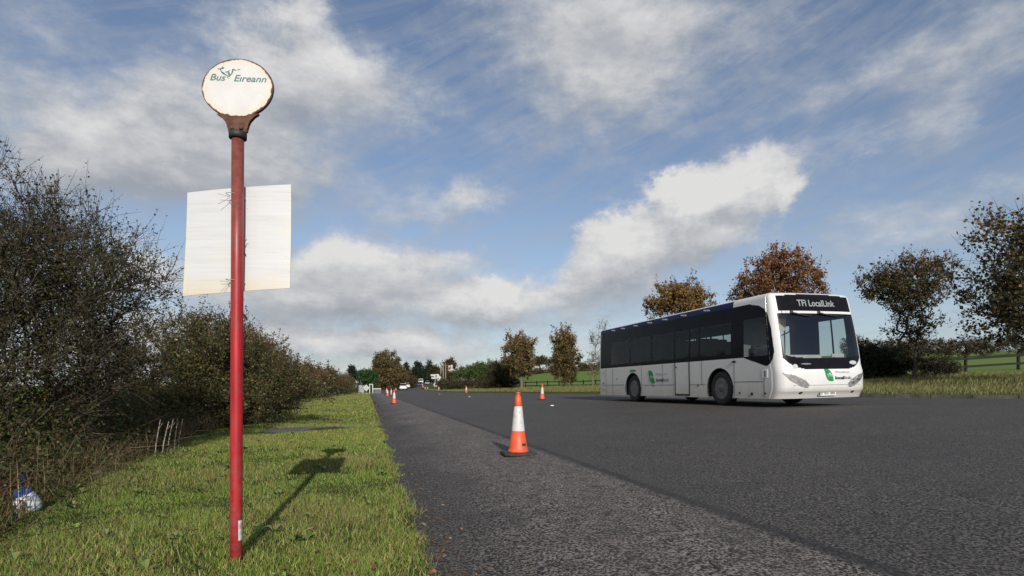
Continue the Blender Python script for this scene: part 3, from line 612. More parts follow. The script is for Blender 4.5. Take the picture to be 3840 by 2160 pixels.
# pitch and roll that put all wheels on the cambered road
p0 = org+fd*2.47; p1 = org+fd*7.56
def rz(p): return float(zroad(p.x, p.y))
pf = (rz(p0-side)+rz(p0+side))/2; pr_ = (rz(p1-side)+rz(p1+side))/2
pitch = math.atan2(pr_-pf, 5.09); roll = math.atan2(rz(p0+side)-rz(p0-side), 2.0)
yv = Vector((fd.x*math.cos(pitch), fd.y*math.cos(pitch), math.sin(pitch))); xv = Vector((side.x*math.cos(roll), side.y*math.cos(roll), math.sin(roll)))
xv = (xv-yv*xv.dot(yv)).normalized(); zv = xv.cross(yv)
base = Vector((org.x, org.y, 0)); base.z = pf-math.sin(pitch)*2.47
R = Matrix((xv, yv, zv)).transposed()
BUS = thing('bus', 'white single deck bus with dark windows driving towards the viewer', 'bus', base, R.to_euler())
# skin: plan loop x height profile
YF = FD
sy = np.arange(L_-.18, YF, -.022)
th = np.linspace(-PI/2, PI/2, 190); n_ = 3.4
fx = HW*np.sign(np.sin(th))*np.abs(np.sin(th))**(2/n_); fy = FD*(1-np.abs(np.cos(th))**(2/n_))
rc = np.linspace(0, PI/2, 7)[1:]
plan = np.concatenate([np.stack([-HW+.18*(1-np.cos(rc[::-1])), L_-.18+.18*np.sin(rc[::-1])], 1), np.stack([np.full_like(sy, -HW), sy], 1), np.stack([fx, fy], 1), np.stack([np.full_like(sy, HW), sy[::-1]], 1), np.stack([HW-.18*(1-np.cos(rc)), L_-.18+.18*np.sin(rc)], 1)])
# resample the front evenly enough
tg = np.roll(plan, -1, 0)-np.roll(plan, 1, 0); tg /= np.maximum(np.linalg.norm(tg, axis=1, keepdims=True), 1e-6)
nrm = np.stack([tg[:,1], -tg[:,0]], 1)*-1.0
nrm *= np.sign((nrm*(plan-np.array([0, L_/2]))).sum(1))[:,None]
def ins(z): return .05*np.clip((z-1.2)/1.4, 0, 1.2)**2
zv1 = np.arange(.22, 2.765, .02)
lev = [(float(ins(z)), float(z)) for z in zv1]
i0, z0 = lev[-1]
for a in np.linspace(0, PI/2, 9)[1:]: lev.append((i0+.16*(1-math.cos(a)), z0+.15*math.sin(a)))
def rake(z): return .34*np.clip((z-.9)/2, 0, 2)**1.15 - .05*smooth01(.30,.5,z)*(1-smooth01(.8,1.1,z)) + .10*np.clip((.4-z)/.2, 0, 1)
def skin(p, nvec, inset, z, off=0):
    q = p - nvec*(inset-off); w = np.clip((1.6-p[...,1])/1.6, 0, 1)
    return np.stack([q[...,0], q[...,1]+rake(z)*w, np.broadcast_to(z, q[...,0].shape)], -1)
NP, NL = len(plan), len(lev)
VV = np.concatenate([skin(plan, nrm, i_, z_) for i_, z_ in lev])
kk = np.arange(NP); k1 = (kk+1) % NP
FFc = np.concatenate([np.stack([l*NP+kk, l*NP+k1, (l+1)*NP+k1, (l+1)*NP+kk], 1) for l in range(NL-1)])
pc = (plan+plan[k1])/2
X0 = np.tile(pc[:,0], NL-1); Y0 = np.tile(pc[:,1], NL-1); Z0 = np.repeat([(lev[l][1]+lev[l+1][1])/2 for l in range(NL-1)], NP)
Lv = np.repeat(np.arange(NL-1), NP); wall = Lv < len(zv1)-1
front = (Y0 < FD) & wall; sideR = (X0 < 0); rearf = Y0 > L_-.17
WY = (2.47, 7.56)
arch = np.zeros(len(Z0), bool)
for wy in WY: arch |= (np.abs(X0) > 1.1) & (((Y0-wy)**2 + (Z0-.46)**2) < .60**2)
ax = np.abs(X0)
WX = 1.195
dest = front & (ax < 1.15) & (Z0 > 2.42) & (Z0 < 2.70) | (wall | (Lv < len(zv1)+4)) & (Y0 < FD) & (ax < 1.15) & (Z0 > 2.42) & (Z0 < 2.868-.05*(ax/1.03)**2)
zbm = .93+.30*(ax/WX)**5
screen_all = front & (ax < WX) & (Z0 < 2.35) & (Z0 > zbm)
screen = screen_all & (ax < WX-.035) & (Z0 > 1.22+.10*(ax/WX)**4) & (Z0 < 2.31)
mask_ = screen_all & ~screen
belt = np.where(Y0 > 1.45, 1.30, 1.30-.26*np.clip((1.45-Y0)/.9, 0, 1))
yfr = np.interp(Z0, [1.02,1.10,1.22,1.4,2.0,2.35,2.52,2.62,2.68], [.58,.42,.31,.25,.27,.35,.50,.72,1.1])
band = wall & (Y0 > yfr) & (Y0 < L_-.2) & (Z0 > belt) & (ax > .9) & (Z0 < 2.70)
def pane_mask(panes): 
    m = np.zeros(len(Z0), bool)
    for a, b_, c_, d_ in panes: m |= (Y0 > a) & (Y0 < b_) & (Z0 > c_) & (Z0 < d_)
    return m
PR = [(.47,1.40,1.32,2.30),(1.95,3.38,1.42,2.30),(3.46,3.88,1.42,2.30),(3.98,4.72,1.42,2.30),(4.82,6.15,1.42,2.30),(6.25,7.7,1.42,2.30),(7.8,9.3,1.42,2.30)]
PN = [(.60,1.06,.42,2.3),(1.12,1.58,.42,2.3),(2.7,3.3,1.42,2.3),(3.4,4.9,1.42,2.3),(5.0,6.5,1.42,2.3),(6.6,8.1,1.42,2.3),(8.2,9.4,1.42,2.3)]
paneR = sideR & pane_mask(PR) & (band); paneN = ~sideR & pane_mask(PN) & wall & (ax > .9)
paneR &= (Y0 > yfr+.05)
doorN = ~sideR & wall & (Y0 > .54) & (Y0 < 1.64) & (Z0 > .36) & (Z0 < 2.4) & (ax > .9) & ~paneN
rearw = rearf & wall & (ax < .95) & (Z0 > 1.4) & (Z0 < 2.4)
pane = (paneR | paneN | rearw)
band = (band | doorN) & ~pane & ~arch
hl_poly = [(-1.27,.86),(-1.0,.80),(-.68,.66),(-.60,.56),(-.62,.47),(-.80,.50),(-1.10,.66)]
def inpoly(x, y, poly):
    r = np.zeros(len(x), bool); j = len(poly)-1
    for i in range(len(poly)):
        xi, yi = poly[i]; xj, yj = poly[j]
        r ^= ((yi > y) != (yj > y)) & (x < (xj-xi)*(y-yi)/(yj-yi+1e-9)+xi); j = i
    return r
hl = front & inpoly(-ax, Z0, hl_poly)
blue = (Lv >= len(zv1)-1) & (Lv < len(zv1)+3) & (Y0 > 1.9) & sideR | (Lv == len(zv1)-2) & (Y0 > 1.9) & sideR
blue |= wall & (Z0 > 2.705) & (Y0 > 1.9) & (np.abs(X0) > 1.2)
blue |= (Lv >= len(zv1)-1) & (Lv < len(zv1)+3) & (Y0 > 1.9) & ~sideR
plate = front & (ax < .27) & (Z0 > .27) & (Z0 < .40)
screen &= ~dest; 
body = ~(arch | dest | screen_all | band | pane | hl | blue)
def piece(name, sel, mat, parent, off=0, smooth=True):
    f = FFc[sel]; ids, inv = np.unique(f.ravel(), return_inverse=True)
    v = VV[ids]
    if off:
        li, pi = ids//NP, ids % NP
        v = np.array([skin(plan[p], nrm[p], lev[l][0], lev[l][1], off) for l, p in zip(li, pi)])
    return mesh_np(name, v, inv.reshape(-1,4), mat, parent, smooth=smooth)
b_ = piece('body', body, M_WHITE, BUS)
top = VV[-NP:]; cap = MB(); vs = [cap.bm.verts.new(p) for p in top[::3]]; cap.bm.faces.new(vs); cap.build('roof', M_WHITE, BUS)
piece('window_band', band, M_BLACKG, BUS)
piece('roof_stripe', blue, M_BLUE, BUS)
ws = piece('windscreen', screen, M_WG, BUS); piece('windscreen_mask', mask_, M_BLACKG, ws)
db = piece('destination_blind', dest, M_BLACKG, BUS)
for s in (True, False): piece('headlight', hl & (sideR == s), M_LENS, BUS)
for i, (a, b2, c_, d_) in enumerate(PR):
    m = paneR & (Y0 > a) & (Y0 < b2); piece('window', m, M_SG if i else M_DG, BUS)
for a, b2, c_, d_ in PN:
    m = paneN & (Y0 > a) & (Y0 < b2); piece('window', m, M_WG, BUS)
piece('rear_window', rearw, M_SG, BUS)
def fy_at(x, z):
    s = min(1, abs(x)/HW)**(n_/2); c_ = math.sqrt(max(0, 1-s*s)); y = FD*(1-c_**(2/n_)); w = (1.6-y)/1.6
    return y + float(rake(np.array(z)))*w + float(ins(np.array(z)))
# headlight lamps
for s in (-1, 1):
    h = [o for o in BUS.children if o.name.startswith('headlight')][0 if s < 0 else 1]
    for lx, lz, r in ((-.96,.70,.062),(-.77,.62,.058)):
        mb = MB(); y = fy_at(lx, lz); mb.lathe([(r, -.0),(r*.92, -.012),(r*.5,-.016),(.005,-.017)], (s*-lx*-1 if s < 0 else -lx, y-.002, lz), 16, 'y'); 
        o = mb.build('lamp', M_CHROME, h)
# white strip above the windscreen, wipers
mb = MB()
for x in np.linspace(-1.06, .96, 21): 
    xa, xb = x, x+.1; mb.box(((xa+xb)/2, fy_at((xa+xb)/2, 2.385)-.008, 2.385), (.104, .03, .062), None, .004)
mb.build('windscreen_rail', M_WHITE, BUS)
for x0_, x1_ in ((-.82,-.25),(.0,.62)):
    mb = MB(); pts = [(x0_+(x1_-x0_)*f, fy_at(x0_+(x1_-x0_)*f, 2.33-.06*f)-.035, 2.37-.13*f+.05*f*f) for f in np.linspace(0, 1, 6)]
    mb.tube(pts, [.022,.018,.014,.012,.010,.008], 6); mb.box((x0_, fy_at(x0_, 2.38)-.03, 2.385), (.07,.06,.075), None, .01)
    mb.build('wiper', M_DARK, BUS)
# lower bumper details
mb = MB(); mb.box((0, fy_at(0,.335)-.012, .335), (.54,.012,.115), None, .004); np_ = mb.build('number_plate', M_PLATE, BUS)
mb = MB(); mb.box((-.245, fy_at(0,.335)-.020, .335), (.04,.004,.10)); mb.build('plate_band', M_BLUE, np_)
def text(name, s, size, loc, rot, mat, parent, width=None, shear=0, ext=.002, bold=0, align='LEFT', xscale=None):
    c = bpy.data.curves.new(name, 'FONT'); c.body = s; c.size = size; c.shear = shear; c.extrude = ext; c.offset = bold; c.align_x = align; c.align_y = 'BOTTOM_BASELINE'
    o = bpy.data.objects.new(name, c); COL.objects.link(o); c.materials.append(mat); o.parent = parent
    o.location = loc; o.rotation_euler = rot
    if width:
        bpy.context.view_layer.update(); o.scale = (width/max(o.dimensions.x, 1e-4), 1, 1)
    bpy.context.view_layer.update(); me = bpy.data.meshes.new_from_object(o.evaluated_get(bpy.context.evaluated_depsgraph_get()))
    m2 = bpy.data.objects.new(name, me); COL.objects.link(m2); m2.parent = parent; m2.location = loc; m2.rotation_euler = rot; m2.scale = o.scale; bpy.data.objects.remove(o)
    if m2.name != name and name not in bpy.data.objects: m2.name = name
    return m2
RF = (PI/2,0,0); RS = Matrix(((0,0,-1),(-1,0,0),(0,1,0))).to_euler()
text('lettering', '07 WX 1894', .085, (-.21, fy_at(0,.335)-.022, .305), RF, M_DKV, np_, .44)
# destination lettering follows the slope of the blind
tilt = math.atan2(fy_at(0,2.8)-fy_at(0,2.5), .3)
text('lettering', 'TFI LocalLink', .24, (-.58, fy_at(.5,2.55)-.015, 2.545), (PI/2-tilt,0,0), M_LED, db, 1.16, ext=.003, bold=.004)
LOGO = [(0,1),(.46,1),(.66,.86),(.82,.62),(.92,.40),(1.0,.14),(1,0),(.62,0),(.44,.06),(.28,.2),(.16,.40),(.05,.72)]
def logo(px, pz, w, h, fn, rot, k, par):
    """fn(u along the text, v up, d out of the body) -> local point"""
    mb = MB(); mb.prism([(px+u*w, pz+v*h) for u, v in LOGO], .002, .008, fn); lg = mb.build('operator_logo', M_GREENV, par)
    text('lettering', 'TFI', h*.30, fn(px+w*.20, pz+h*.36, .010), rot, M_LTV, lg, w*.62, bold=.003)
    text('lettering', 'Wexford', h*.26, fn(px+w*1.22, pz+h*.66, .005), rot, M_LTV, lg, w*1.7)
    text('lettering', 'local', h*.36, fn(px+w*1.22, pz+h*.14, .005), rot, M_DKV, lg, w*1.05, bold=.004)
    text('lettering', 'link', h*.36, fn(px+w*2.32, pz+h*.14, .005), rot, M_GREYV, lg, w*.85)
sx_ = lambda z: -HW+float(ins(np.array(z)))
logo(-6.42, .66, .42, .44, lambda u, v, d: Vector((sx_(v)-d, -u, v)), RS, 1, BUS)
logo(-.13, .64, .26, .30, lambda u, v, d: Vector((u, fy_at(max(0,abs(u)-.1),v)-d-.004, v)), RF, 1, BUS)
mb = MB(); mb.box((-HW-.002, 7.55, 1.135), (.006,.42,.075)); mb.build('green_sticker', M_GREENV, BUS)
# fleet number square on the front quarter
mb = MB(); mb.box((-HW-.003, .62, .86), (.008,.20,.22), None, .003); fl = mb.build('number_panel', plain('panel_white', (.72,.72,.70), .4), BUS)
text('lettering', '1', .19, (-HW-.009, .665, .79), RS, M_DKV, fl, bold=.012)
# emergency door
mb = MB(); mb.box((-HW-.002, 4.34, .79), (.010,.74,.98), None, .003); ed = mb.build('emergency_door', M_WHITE, BUS)
mb = MB()
for y in (3.95, 4.73): mb.box((-HW-.004, y, .79), (.012,.045,1.03))
mb.box((-HW-.004, 4.34, .285), (.014,.82,.055)); mb.build('door_seal', M_RUB, ed)
mb = MB(); mb.box((-HW-.012, 4.66, 1.16), (.02,.09,.03), None, .004); mb.build('door_handle', M_DARK, ed)
mb = MB(); mb.box((-HW-.012, 1.82, 1.21), (.016,.16,.05), None, .006); mb.build('filler_flap', M_DARK, BUS)
# panel gaps, marker lamps, latches
for y0_, y1_, z in ((.7,1.82,.66),(3.12,3.92,.60),(4.78,6.90,.60),(8.2,10.2,.62)):
    mb = MB(); mb.box((-HW-.001, (y0_+y1_)/2, z), (.006, y1_-y0_, .011)); mb.build('panel_gap', M_DARK, BUS)
for y, za, zc in ((1.82,.23,1.28),(3.3,.62,1.28),(5.5,.62,1.28),(6.9,.23,1.28),(9.2,.23,1.28),(9.8,.25,1.30),(.66,.25,1.0)):
    mb = MB(); mb.box((-HW-.001, y, (za+zc)/2), (.006,.011,zc-za)); mb.build('panel_gap', M_DARK, BUS)
for y, z, s in ((.62,.36,.06),(1.12,.34,.09),(1.6,.36,.06),(6.1,.57,.05),(3.5,.57,.06),(8.8,.86,.05),(10.0,1.1,.05),(10.02,.70,.08),(10.02,.45,.06)):
    mb = MB(); mb.box((-HW-.004, y, z), (.012, s, s*.8), None, .004); mb.build('side_lamp', M_DARK, BUS)
for y in (3.1,4.3,5.4,6.4,7.4,8.4,9.2):
    mb = MB(); mb.box((sx_(2.775)-.002, y, 2.775), (.010, .30, .045), Euler((.12,.05,0)).to_matrix(), .002)
    mb.build('roof_emblem', M_LTV, BUS)
for x, z, rx, rz_, mt in ((-.93,1.02,.06,.055,M_LTV),(.86,1.10,.13,.05,M_LTV),(-.62,1.075,.15,.018,M_GREYV),(-.80,.36,.05,.03,M_DARK),(.80,.36,.05,.03,M_DARK)):
    mb = MB(); mb.prism([(x+rx*math.cos(a), z+rz_*math.sin(a)) for a in np.linspace(0, 2*PI, 20, endpoint=False)], .004, .010, lambda u, v, d: Vector((u, fy_at(u, v)-d, v))); mb.build('badge' if z > .5 else 'fog_lamp', mt, BUS)
mb = MB()
for x in np.linspace(-1.02, .92, 20): mb.box((x+.05, fy_at(x+.05, .545)-.002, .545), (.103,.006,.010))
mb.build('bumper_gap', M_GREYV, BUS)
# wheels and arches
for wy in WY:
    for s in (-1, 1):
        w = thing('wheel', None, None); w.parent = BUS; w.location = (s*1.15, wy, .485)
        mb = MB(); mb.lathe([(.30,-.13),(.40,-.145),(.465,-.13),(.487,-.09),(.487,.09),(.465,.13),(.40,.145),(.30,.13)], (0,0,0), 40, 'x', cap=False); mb.build('tyre', M_RUB, w)
        mb = MB(); q = s
        prof = [(.31,.13*q),(.295,.10*q),(.27,.02*q),(.20,.03*q),(.17,.10*q),(.12,.13*q),(.02,.135*q)] if wy < 5 else [(.31,.13*q),(.295,.08*q),(.26,-.05*q),(.18,-.06*q),(.15,.06*q),(.10,.08*q),(.02,.085*q)]
        mb.lathe(prof, (0,0,0), 32, 'x')
        for k in range(10):
            a = 2*PI*k/10; mb.lathe([(.018,0),(.018,.03*q),(.002,.04*q)], ((.03 if wy < 5 else -.05)*q, .215*math.cos(a), .215*math.sin(a)), 6, 'x')
        mb.build('rim', M_RIM, w)
        mb = MB(); pts = [(.62*math.cos(a), .62*math.sin(a)) for a in np.linspace(-.35, PI+.35, 20)]
        for (y0_, z0_), (y1_, z1_) in zip(pts, pts[1:]):
            va = [mb.bm.verts.new((s*1.325, wy+y0_, .46+z0_)), mb.bm.verts.new((s*1.325, wy+y1_, .46+z1_)), mb.bm.verts.new((s*.7, wy+y1_, .46+z1_)), mb.bm.verts.new((s*.7, wy+y0_, .46+z0_))]; mb.bm.faces.new(va)
        mb.build('wheel_arch', M_DARK, BUS)
# underfloor and cabin
mb = MB(); mb.box((0,5.2,.37), (1.30,9.4,.10)); mb.box((0, 4.8, .33), (2.5,4.0,.04)); mb.box((0,9.2,.36), (2.3,1.5,.04)); mb.box((0,1.2,.36),(2.2,1.2,.04)); mb.box((0,8.4,.75),(1.3,2.6,.8)); mb.build('underfloor', M_DARK, BUS)
mb = MB(); mb.box((0,5.4,.80), (1.34,8.6,.05)); mb.box((-.75,.98,.86),(.8,.9,.06)); fl_ = mb.build('cabin_floor', M_FLOOR, BUS)
mb = MB(); mb.box((0,5.3,2.62), (2.2,8.8,.03)); mb.box((0,9.75,1.6),(2.2,.05,2.0)); mb.build('cabin_ceiling', M_INT, BUS)
mb = MB(); mb.box((-.2,.66,1.10), (1.75,.42,.22), None, .06); mb.box((-.62,.72,1.24), (.6,.3,.12), None, .04); db_ = mb.build('dashboard', M_DARK, BUS)
mb = MB(); mb.box((-.30,.42,1.275), (1.05,.03,.085), None, .003); mb.box((.80,.46,1.30),(.40,.03,.09),None,.003); mb.build('papers', M_LTV, db_)
mb = MB(); mb.lathe([(.22,0),(.235,.012),(.235,.03),(.22,.042),(.205,.03),(.205,.012)], (0,0,0), 24, cap=False); sw = mb.build('steering_wheel', M_RUB, BUS); sw.location = (-.66,.98,1.28); sw.rotation_euler = (math.radians(25),0,0)
mb = MB(); mb.box((-.66,1.62,1.25),(.5,.14,.75),None,.05); mb.box((-.66,1.40,.98),(.5,.5,.14),None,.05); mb.build('driver_seat', M_SEAT, BUS)
mb = MB(); mb.box((-.62,1.80,1.55),(1.0,.04,1.5)); mb.build('cab_partition', plain('partition_grey', (.15,.155,.16), .6), BUS)
mb = MB(); mb.box((-.70,.75,2.12),(.42,.02,.30),Euler((.15,0,.4)).to_matrix(),.004); mb.build('sun_visor', plain('visor', (.55,.50,.42), .6), BUS)
for y in (3.3,4.1,4.9,5.7,6.6,7.4,8.2,9.0):
    for s in (-1, 1):
        z = .82 if y < 5.3 else 1.05
        mb = MB(); mb.box((s*.72,y,z+.40),(.88,.42,.10),None,.03); mb.box((s*.72,y+.24,z+.78),(.88,.10,.72),None,.04); mb.box((s*.72,y+.05,z+.15),(.10,.3,.4)); mb.build('passenger_seat', M_SEAT, BUS)
for x, y in ((.42,1.9),(-.30,2.8),(.32,3.0),(.32,4.5),(-.32,4.5),(.32,6.1),(-.32,7.0)):
    mb = MB(); mb.tube([(x,y,.8),(x,y,2.6)], .018, 8); mb.build('grab_rail', M_RAIL, BUS)
# ------------------------------------------------------------------ bus stop pole
def red_pole_mat():
    m, nt, b = new_mat('worn_red_paint'); tc = N(nt, 'ShaderNodeTexCoord'); s = N(nt, 'ShaderNodeSeparateXYZ'); nt.links.new(tc.outputs['Object'], s.inputs[0])
    n = noise(nt, tc.outputs['Object'], 24, 6, .65); n2 = noise(nt, tc.outputs['Object'], 5, 6, .7); z = s.outputs[2]
    st = N(nt, 'ShaderNodeMapping'); st.inputs['Scale'].default_value = (40,40,3); nt.links.new(tc.outputs['Object'], st.inputs[0]); n3 = noise(nt, st.outputs[0], 1, 4, .6)
    red = ramp(nt, [(.3,(.22,.008,.012)),(.5,(.32,.009,.014)),(.72,(.42,.022,.026))], n3.outputs[0]); old = ramp(nt, [(.3,(.11,.028,.022)),(.6,(.19,.055,.045)),(.8,(.08,.035,.028))], n.outputs[0])
    up = N(nt, 'ShaderNodeMapRange'); nt.links.new(math_(nt, 'ADD', z, math_(nt, 'MULTIPLY', math_(nt, 'SUBTRACT', n2.outputs[0], .5), .9)), up.inputs[0]); up.inputs[1].default_value = 1.05; up.inputs[2].default_value = 2.0
    c = mixc(nt, up.outputs[0], red.outputs[0], old.outputs[0])
    spots = ramp(nt, [(.54,0),(.63,.75)], n2.outputs[0]); c = mixc(nt, spots.outputs[0], c, (.16,.05,.035))
    low = N(nt, 'ShaderNodeMapRange'); nt.links.new(z, low.inputs[0]); low.inputs[1].default_value = .75; low.inputs[2].default_value = .1
    lowm = math_(nt, 'MULTIPLY', low.outputs[0], ramp(nt, [(.4,.15),(.62,.75)], n.outputs[0]).outputs[0]); c = mixc(nt, lowm, c, (.26,.085,.08))
    # white scuff near the foot
    w = math_(nt, 'MULTIPLY', math_(nt, 'GREATER_THAN', s.outputs[0], .021), math_(nt, 'MULTIPLY', math_(nt, 'GREATER_THAN', z, .11), math_(nt, 'LESS_THAN', z, .21)))
    c = mixc(nt, math_(nt, 'MULTIPLY', w, ramp(nt, [(.35,.4),(.5,1)], n.outputs[0]).outputs[0]), c, (.75,.73,.70))
    nt.links.new(c, b.inputs['Base Color']); b.inputs['Roughness'].default_value = .42; b.inputs['Specular IOR Level'].default_value = .4
    bp = N(nt, 'ShaderNodeBump'); bp.inputs['Strength'].default_value = .25; bp.inputs['Distance'].default_value = .002; nt.links.new(n.outputs[0], bp.inputs['Height']); nt.links.new(bp.outputs[0], b.inputs['Normal'])
    return m
M_RUST = plain('rust', (.095,.043,.024), .85, var=.45, scale=26, dirt=.55, dirtc=(.05,.025,.016))
def face_mat():
    m, nt, b = new_mat('enamel_sign_face'); tc = N(nt, 'ShaderNodeTexCoord')
    mp = N(nt, 'ShaderNodeMapping'); mp.inputs['Scale'].default_value = (1/.174,0,1/.1415); nt.links.new(tc.outputs['Object'], mp.inputs[0])
    ln = N(nt, 'ShaderNodeVectorMath', operation='LENGTH'); nt.links.new(mp.outputs[0], ln.inputs[0])
    n = noise(nt, tc.outputs['Object'], 30, 7, .7); n2 = noise(nt, tc.outputs['Object'], 80, 3, .6); n3 = noise(nt, tc.outputs['Object'], 9, 4)
    e = math_(nt, 'ADD', ln.outputs['Value'], math_(nt, 'MULTIPLY', math_(nt, 'SUBTRACT', n.outputs[0], .5), .20))
    r = ramp(nt, [(.985,0),(1.0,1)], e); halo = ramp(nt, [(.80,0),(.97,.5)], e)
    c = mixc(nt, halo.outputs[0], ramp(nt, [(.3,(.53,.51,.49)),(.7,(.60,.595,.585))], n3.outputs[0]).outputs[0], (.62,.50,.33))
    c = mixc(nt, r.outputs[0], c, (.085,.040,.022))
    c = mixc(nt, ramp(nt, [(.72,0),(.76,.9)], n2.outputs[0]).outputs[0], c, (.25,.14,.07))
    nt.links.new(c, b.inputs['Base Color']); b.inputs['Roughness'].default_value = .4
    return m
M_INK = plain('faded_green_ink', (.075,.17,.165), .5, var=.2, scale=60)
PX, PY = -1.393, 2.93; PZ = hz(PX, PY)
SP = thing('bus_stop_pole', 'red painted bus stop pole with a rusty rimmed round sign on top', 'bus stop', (PX,PY,PZ))
zp = lambda dy: EYE-(dy-976)/1460*PY-PZ
mb = MB(); mb.tube([(0,0,-.15),(.001,0,.4),(.003,0,.9),(.006,0,1.5),(.009,0,zp(342))], .0295, 28); mb.build('pole', red_pole_mat(), SP)
xo = .009
mb = MB(); mb.lathe([(.036,zp(350)),(.042,zp(349)),(.043,zp(335)),(.037,zp(333))], (xo,0,0), 28); mb.build('collar', M_DARK, SP)
prof = [(334,.046),(322,.047),(314,.051),(306,.059),(300,.070),(295,.084),(290,.100),(287,.108)]
mb = MB(); outl = [(xo-w, zp(y)) for y, w in prof]+[(xo+w+.002, zp(y)) for y, w in prof[::-1]]
mb.prism(outl, -.008, .012, lambda u, v, d: Vector((u, d, v))); br = mb.build('bracket', M_RUST, SP, bevel=.003)
mb = MB()
for x in (-.024,.022): mb.lathe([(.009,0),(.009,-.008),(.004,-.012)], (xo+x,-.009,zp(325)), 10, 'y'); mb.build('bolt', M_RUST, br); mb = MB()
CX, CZ = xo+.001, zp(223.5); RX, RZ = .180, .1475
rim = MB(); prof_ = [(1.0,-.007),(1.0,.007),(.982,.0105),(.968,.007),(.968,-.007),(.982,-.0105)]
rings = [[rim.bm.verts.new((CX+RX*k*math.cos(a), y, CZ+RZ*k*math.sin(a))) for a in np.linspace(0, 2*PI, 64, endpoint=False)] for k, y in prof_]
for i in range(len(rings)):
    a, b_ = rings[i], rings[(i+1) % len(rings)]
    for k in range(64): f = rim.bm.faces.new((a[k], a[(k+1)%64], b_[(k+1)%64], b_[k])); f.smooth = True
disc = rim.build('sign_rim', M_RUST, SP)
mb = MB(); mb.prism([(RX*.975*math.cos(a), RZ*.975*math.sin(a)) for a in np.linspace(0, 2*PI, 64, endpoint=False)], -.0095, .0095, lambda u, v, d: Vector((u, d, v)))
face = mb.build('sign_face', face_mat(), SP); face.location = (CX, 0, CZ)
k = .1666/(1460/PY); rt = (PI/2, math.radians(2.2), 0)
def sp(x, y): return ((x-930)*k, -.0101, (535-y)*k)
text('lettering', 'Bus', .046, sp(512,418), rt, M_INK, face, 235*k, .28, .0004, .0006)
text('lettering', 'Eıreann', .046, sp(872,434), rt, M_INK, face, 492*k, .28, .0004, .0006)
# leaping dog emblem as thin ribbons
def ribbon(mb, pts, wd):
    q = [Vector(((780+x/11.2)*.6708, (240+y/11.2)*.6708)) for x, y in pts]
    q = [Vector(((p.x-598)/(1460/PY)-.001, -.0101, -(p.y-223.5)/(1460/PY))) for p in q]; ws_ = wd if hasattr(wd, '__len__') else [wd]*len(q)
    L_a, R_a = [], []
    for i, p in enumerate(q):
        d = (q[min(i+1, len(q)-1)]-q[max(i-1, 0)]).normalized(); nn_ = Vector((-d.z, 0, d.x)); w = ws_[i]*.00018/2
        L_a.append(mb.bm.verts.new(p+nn_*w)); R_a.append(mb.bm.verts.new(p-nn_*w))
    for i in range(len(q)-1): mb.bm.faces.new((L_a[i], L_a[i+1], R_a[i+1], R_a[i]))
mb = MB()
for pts, wd in (([(440,215),(490,250),(560,255),(610,215),(650,180),(695,200),(660,240),(610,260)],[20,26,28,24,40,44,30,14]), ([(545,260),(580,330),(620,400),(690,455),(770,490),(860,545),(945,600)],[30,28,34,40,34,26,10]),
                ([(600,390),(650,380),(700,430),(760,470)],[16,22,22,12]), ([(740,375),(800,385),(870,370),(905,430),(930,490),(960,530)],[14,30,34,60,60,20]), ([(870,370),(930,320),(945,290)],[26,20,8]),
                ([(960,530),(1020,460),(1050,400),(1070,330),(1050,275)],[20,30,44,44,24]), ([(1060,290),(1110,270),(1150,285),(1170,310),(1230,310)],[30,40,40,28,14]), ([(1270,300),(1330,280),(1390,265)],[22,26,12]), ([(830,595),(870,620),(895,655)],[14,24,20]), ([(850,545),(930,560),(980,520)],[18,22,10])): ribbon(mb, pts, wd)
mb.build('emblem', M_INK, face)
# ---- white board tied to the pole
def board_mat():
    m, nt, b = new_mat('dirty_white_sheet'); tc = N(nt, 'ShaderNodeTexCoord'); s = N(nt, 'ShaderNodeSeparateXYZ'); nt.links.new(tc.outputs['Object'], s.inputs[0])
    st = N(nt, 'ShaderNodeMapping'); st.inputs['Scale'].default_value = (1.2,1,40); nt.links.new(tc.outputs['Object'], st.inputs[0])
    a = noise(nt, st.outputs[0], 1.6, 5, .7); n = noise(nt, tc.outputs['Object'], 7, 6, .65); n2 = noise(nt, tc.outputs['Object'], 55, 4, .6)
    c = ramp(nt, [(.25,(.36,.36,.355)),(.42,(.49,.495,.50)),(.75,(.55,.56,.575))], a.outputs[0]).outputs[0]
    lo = N(nt, 'ShaderNodeMapRange'); nt.links.new(math_(nt, 'ADD', s.outputs[2], math_(nt, 'MULTIPLY', math_(nt, 'SUBTRACT', n.outputs[0], .5), .14)), lo.inputs[0]); lo.inputs[1].default_value = -.17; lo.inputs[2].default_value = -.29
    c = mixc(nt, math_(nt, 'MULTIPLY', lo.outputs[0], .55), c, (.55,.42,.20))
    ed = math_(nt, 'GREATER_THAN', math_(nt, 'ABSOLUTE', s.outputs[0]), .262); c = mixc(nt, math_(nt, 'MULTIPLY', ed, .35), c, (.55,.52,.34))
    c = mixc(nt, ramp(nt, [(.68,0),(.74,.8)], n2.outputs[0]).outputs[0], c, (.30,.24,.16))
    c = mixc(nt, ramp(nt, [(.55,0),(.75,.45)], n.outputs[0]).outputs[0], c, (.55,.50,.36))
    nt.links.new(c, b.inputs['Base Color']); b.inputs['Roughness'].default_value = .5
    return m
BY = PY+.036; pxm = 1460/BY
bc = Vector(((596-1288)/pxm, BY, EYE-(602-976)/pxm))
BD = thing('notice_board', 'blank dirty white sheet tied slightly askew to the red pole', 'notice board', bc)
cs = [((x-596)/pxm, -(y-602)/pxm) for x, y in ((465,481),(728,460),(728,724),(457,744))]
mb = MB(); nx_ = 16
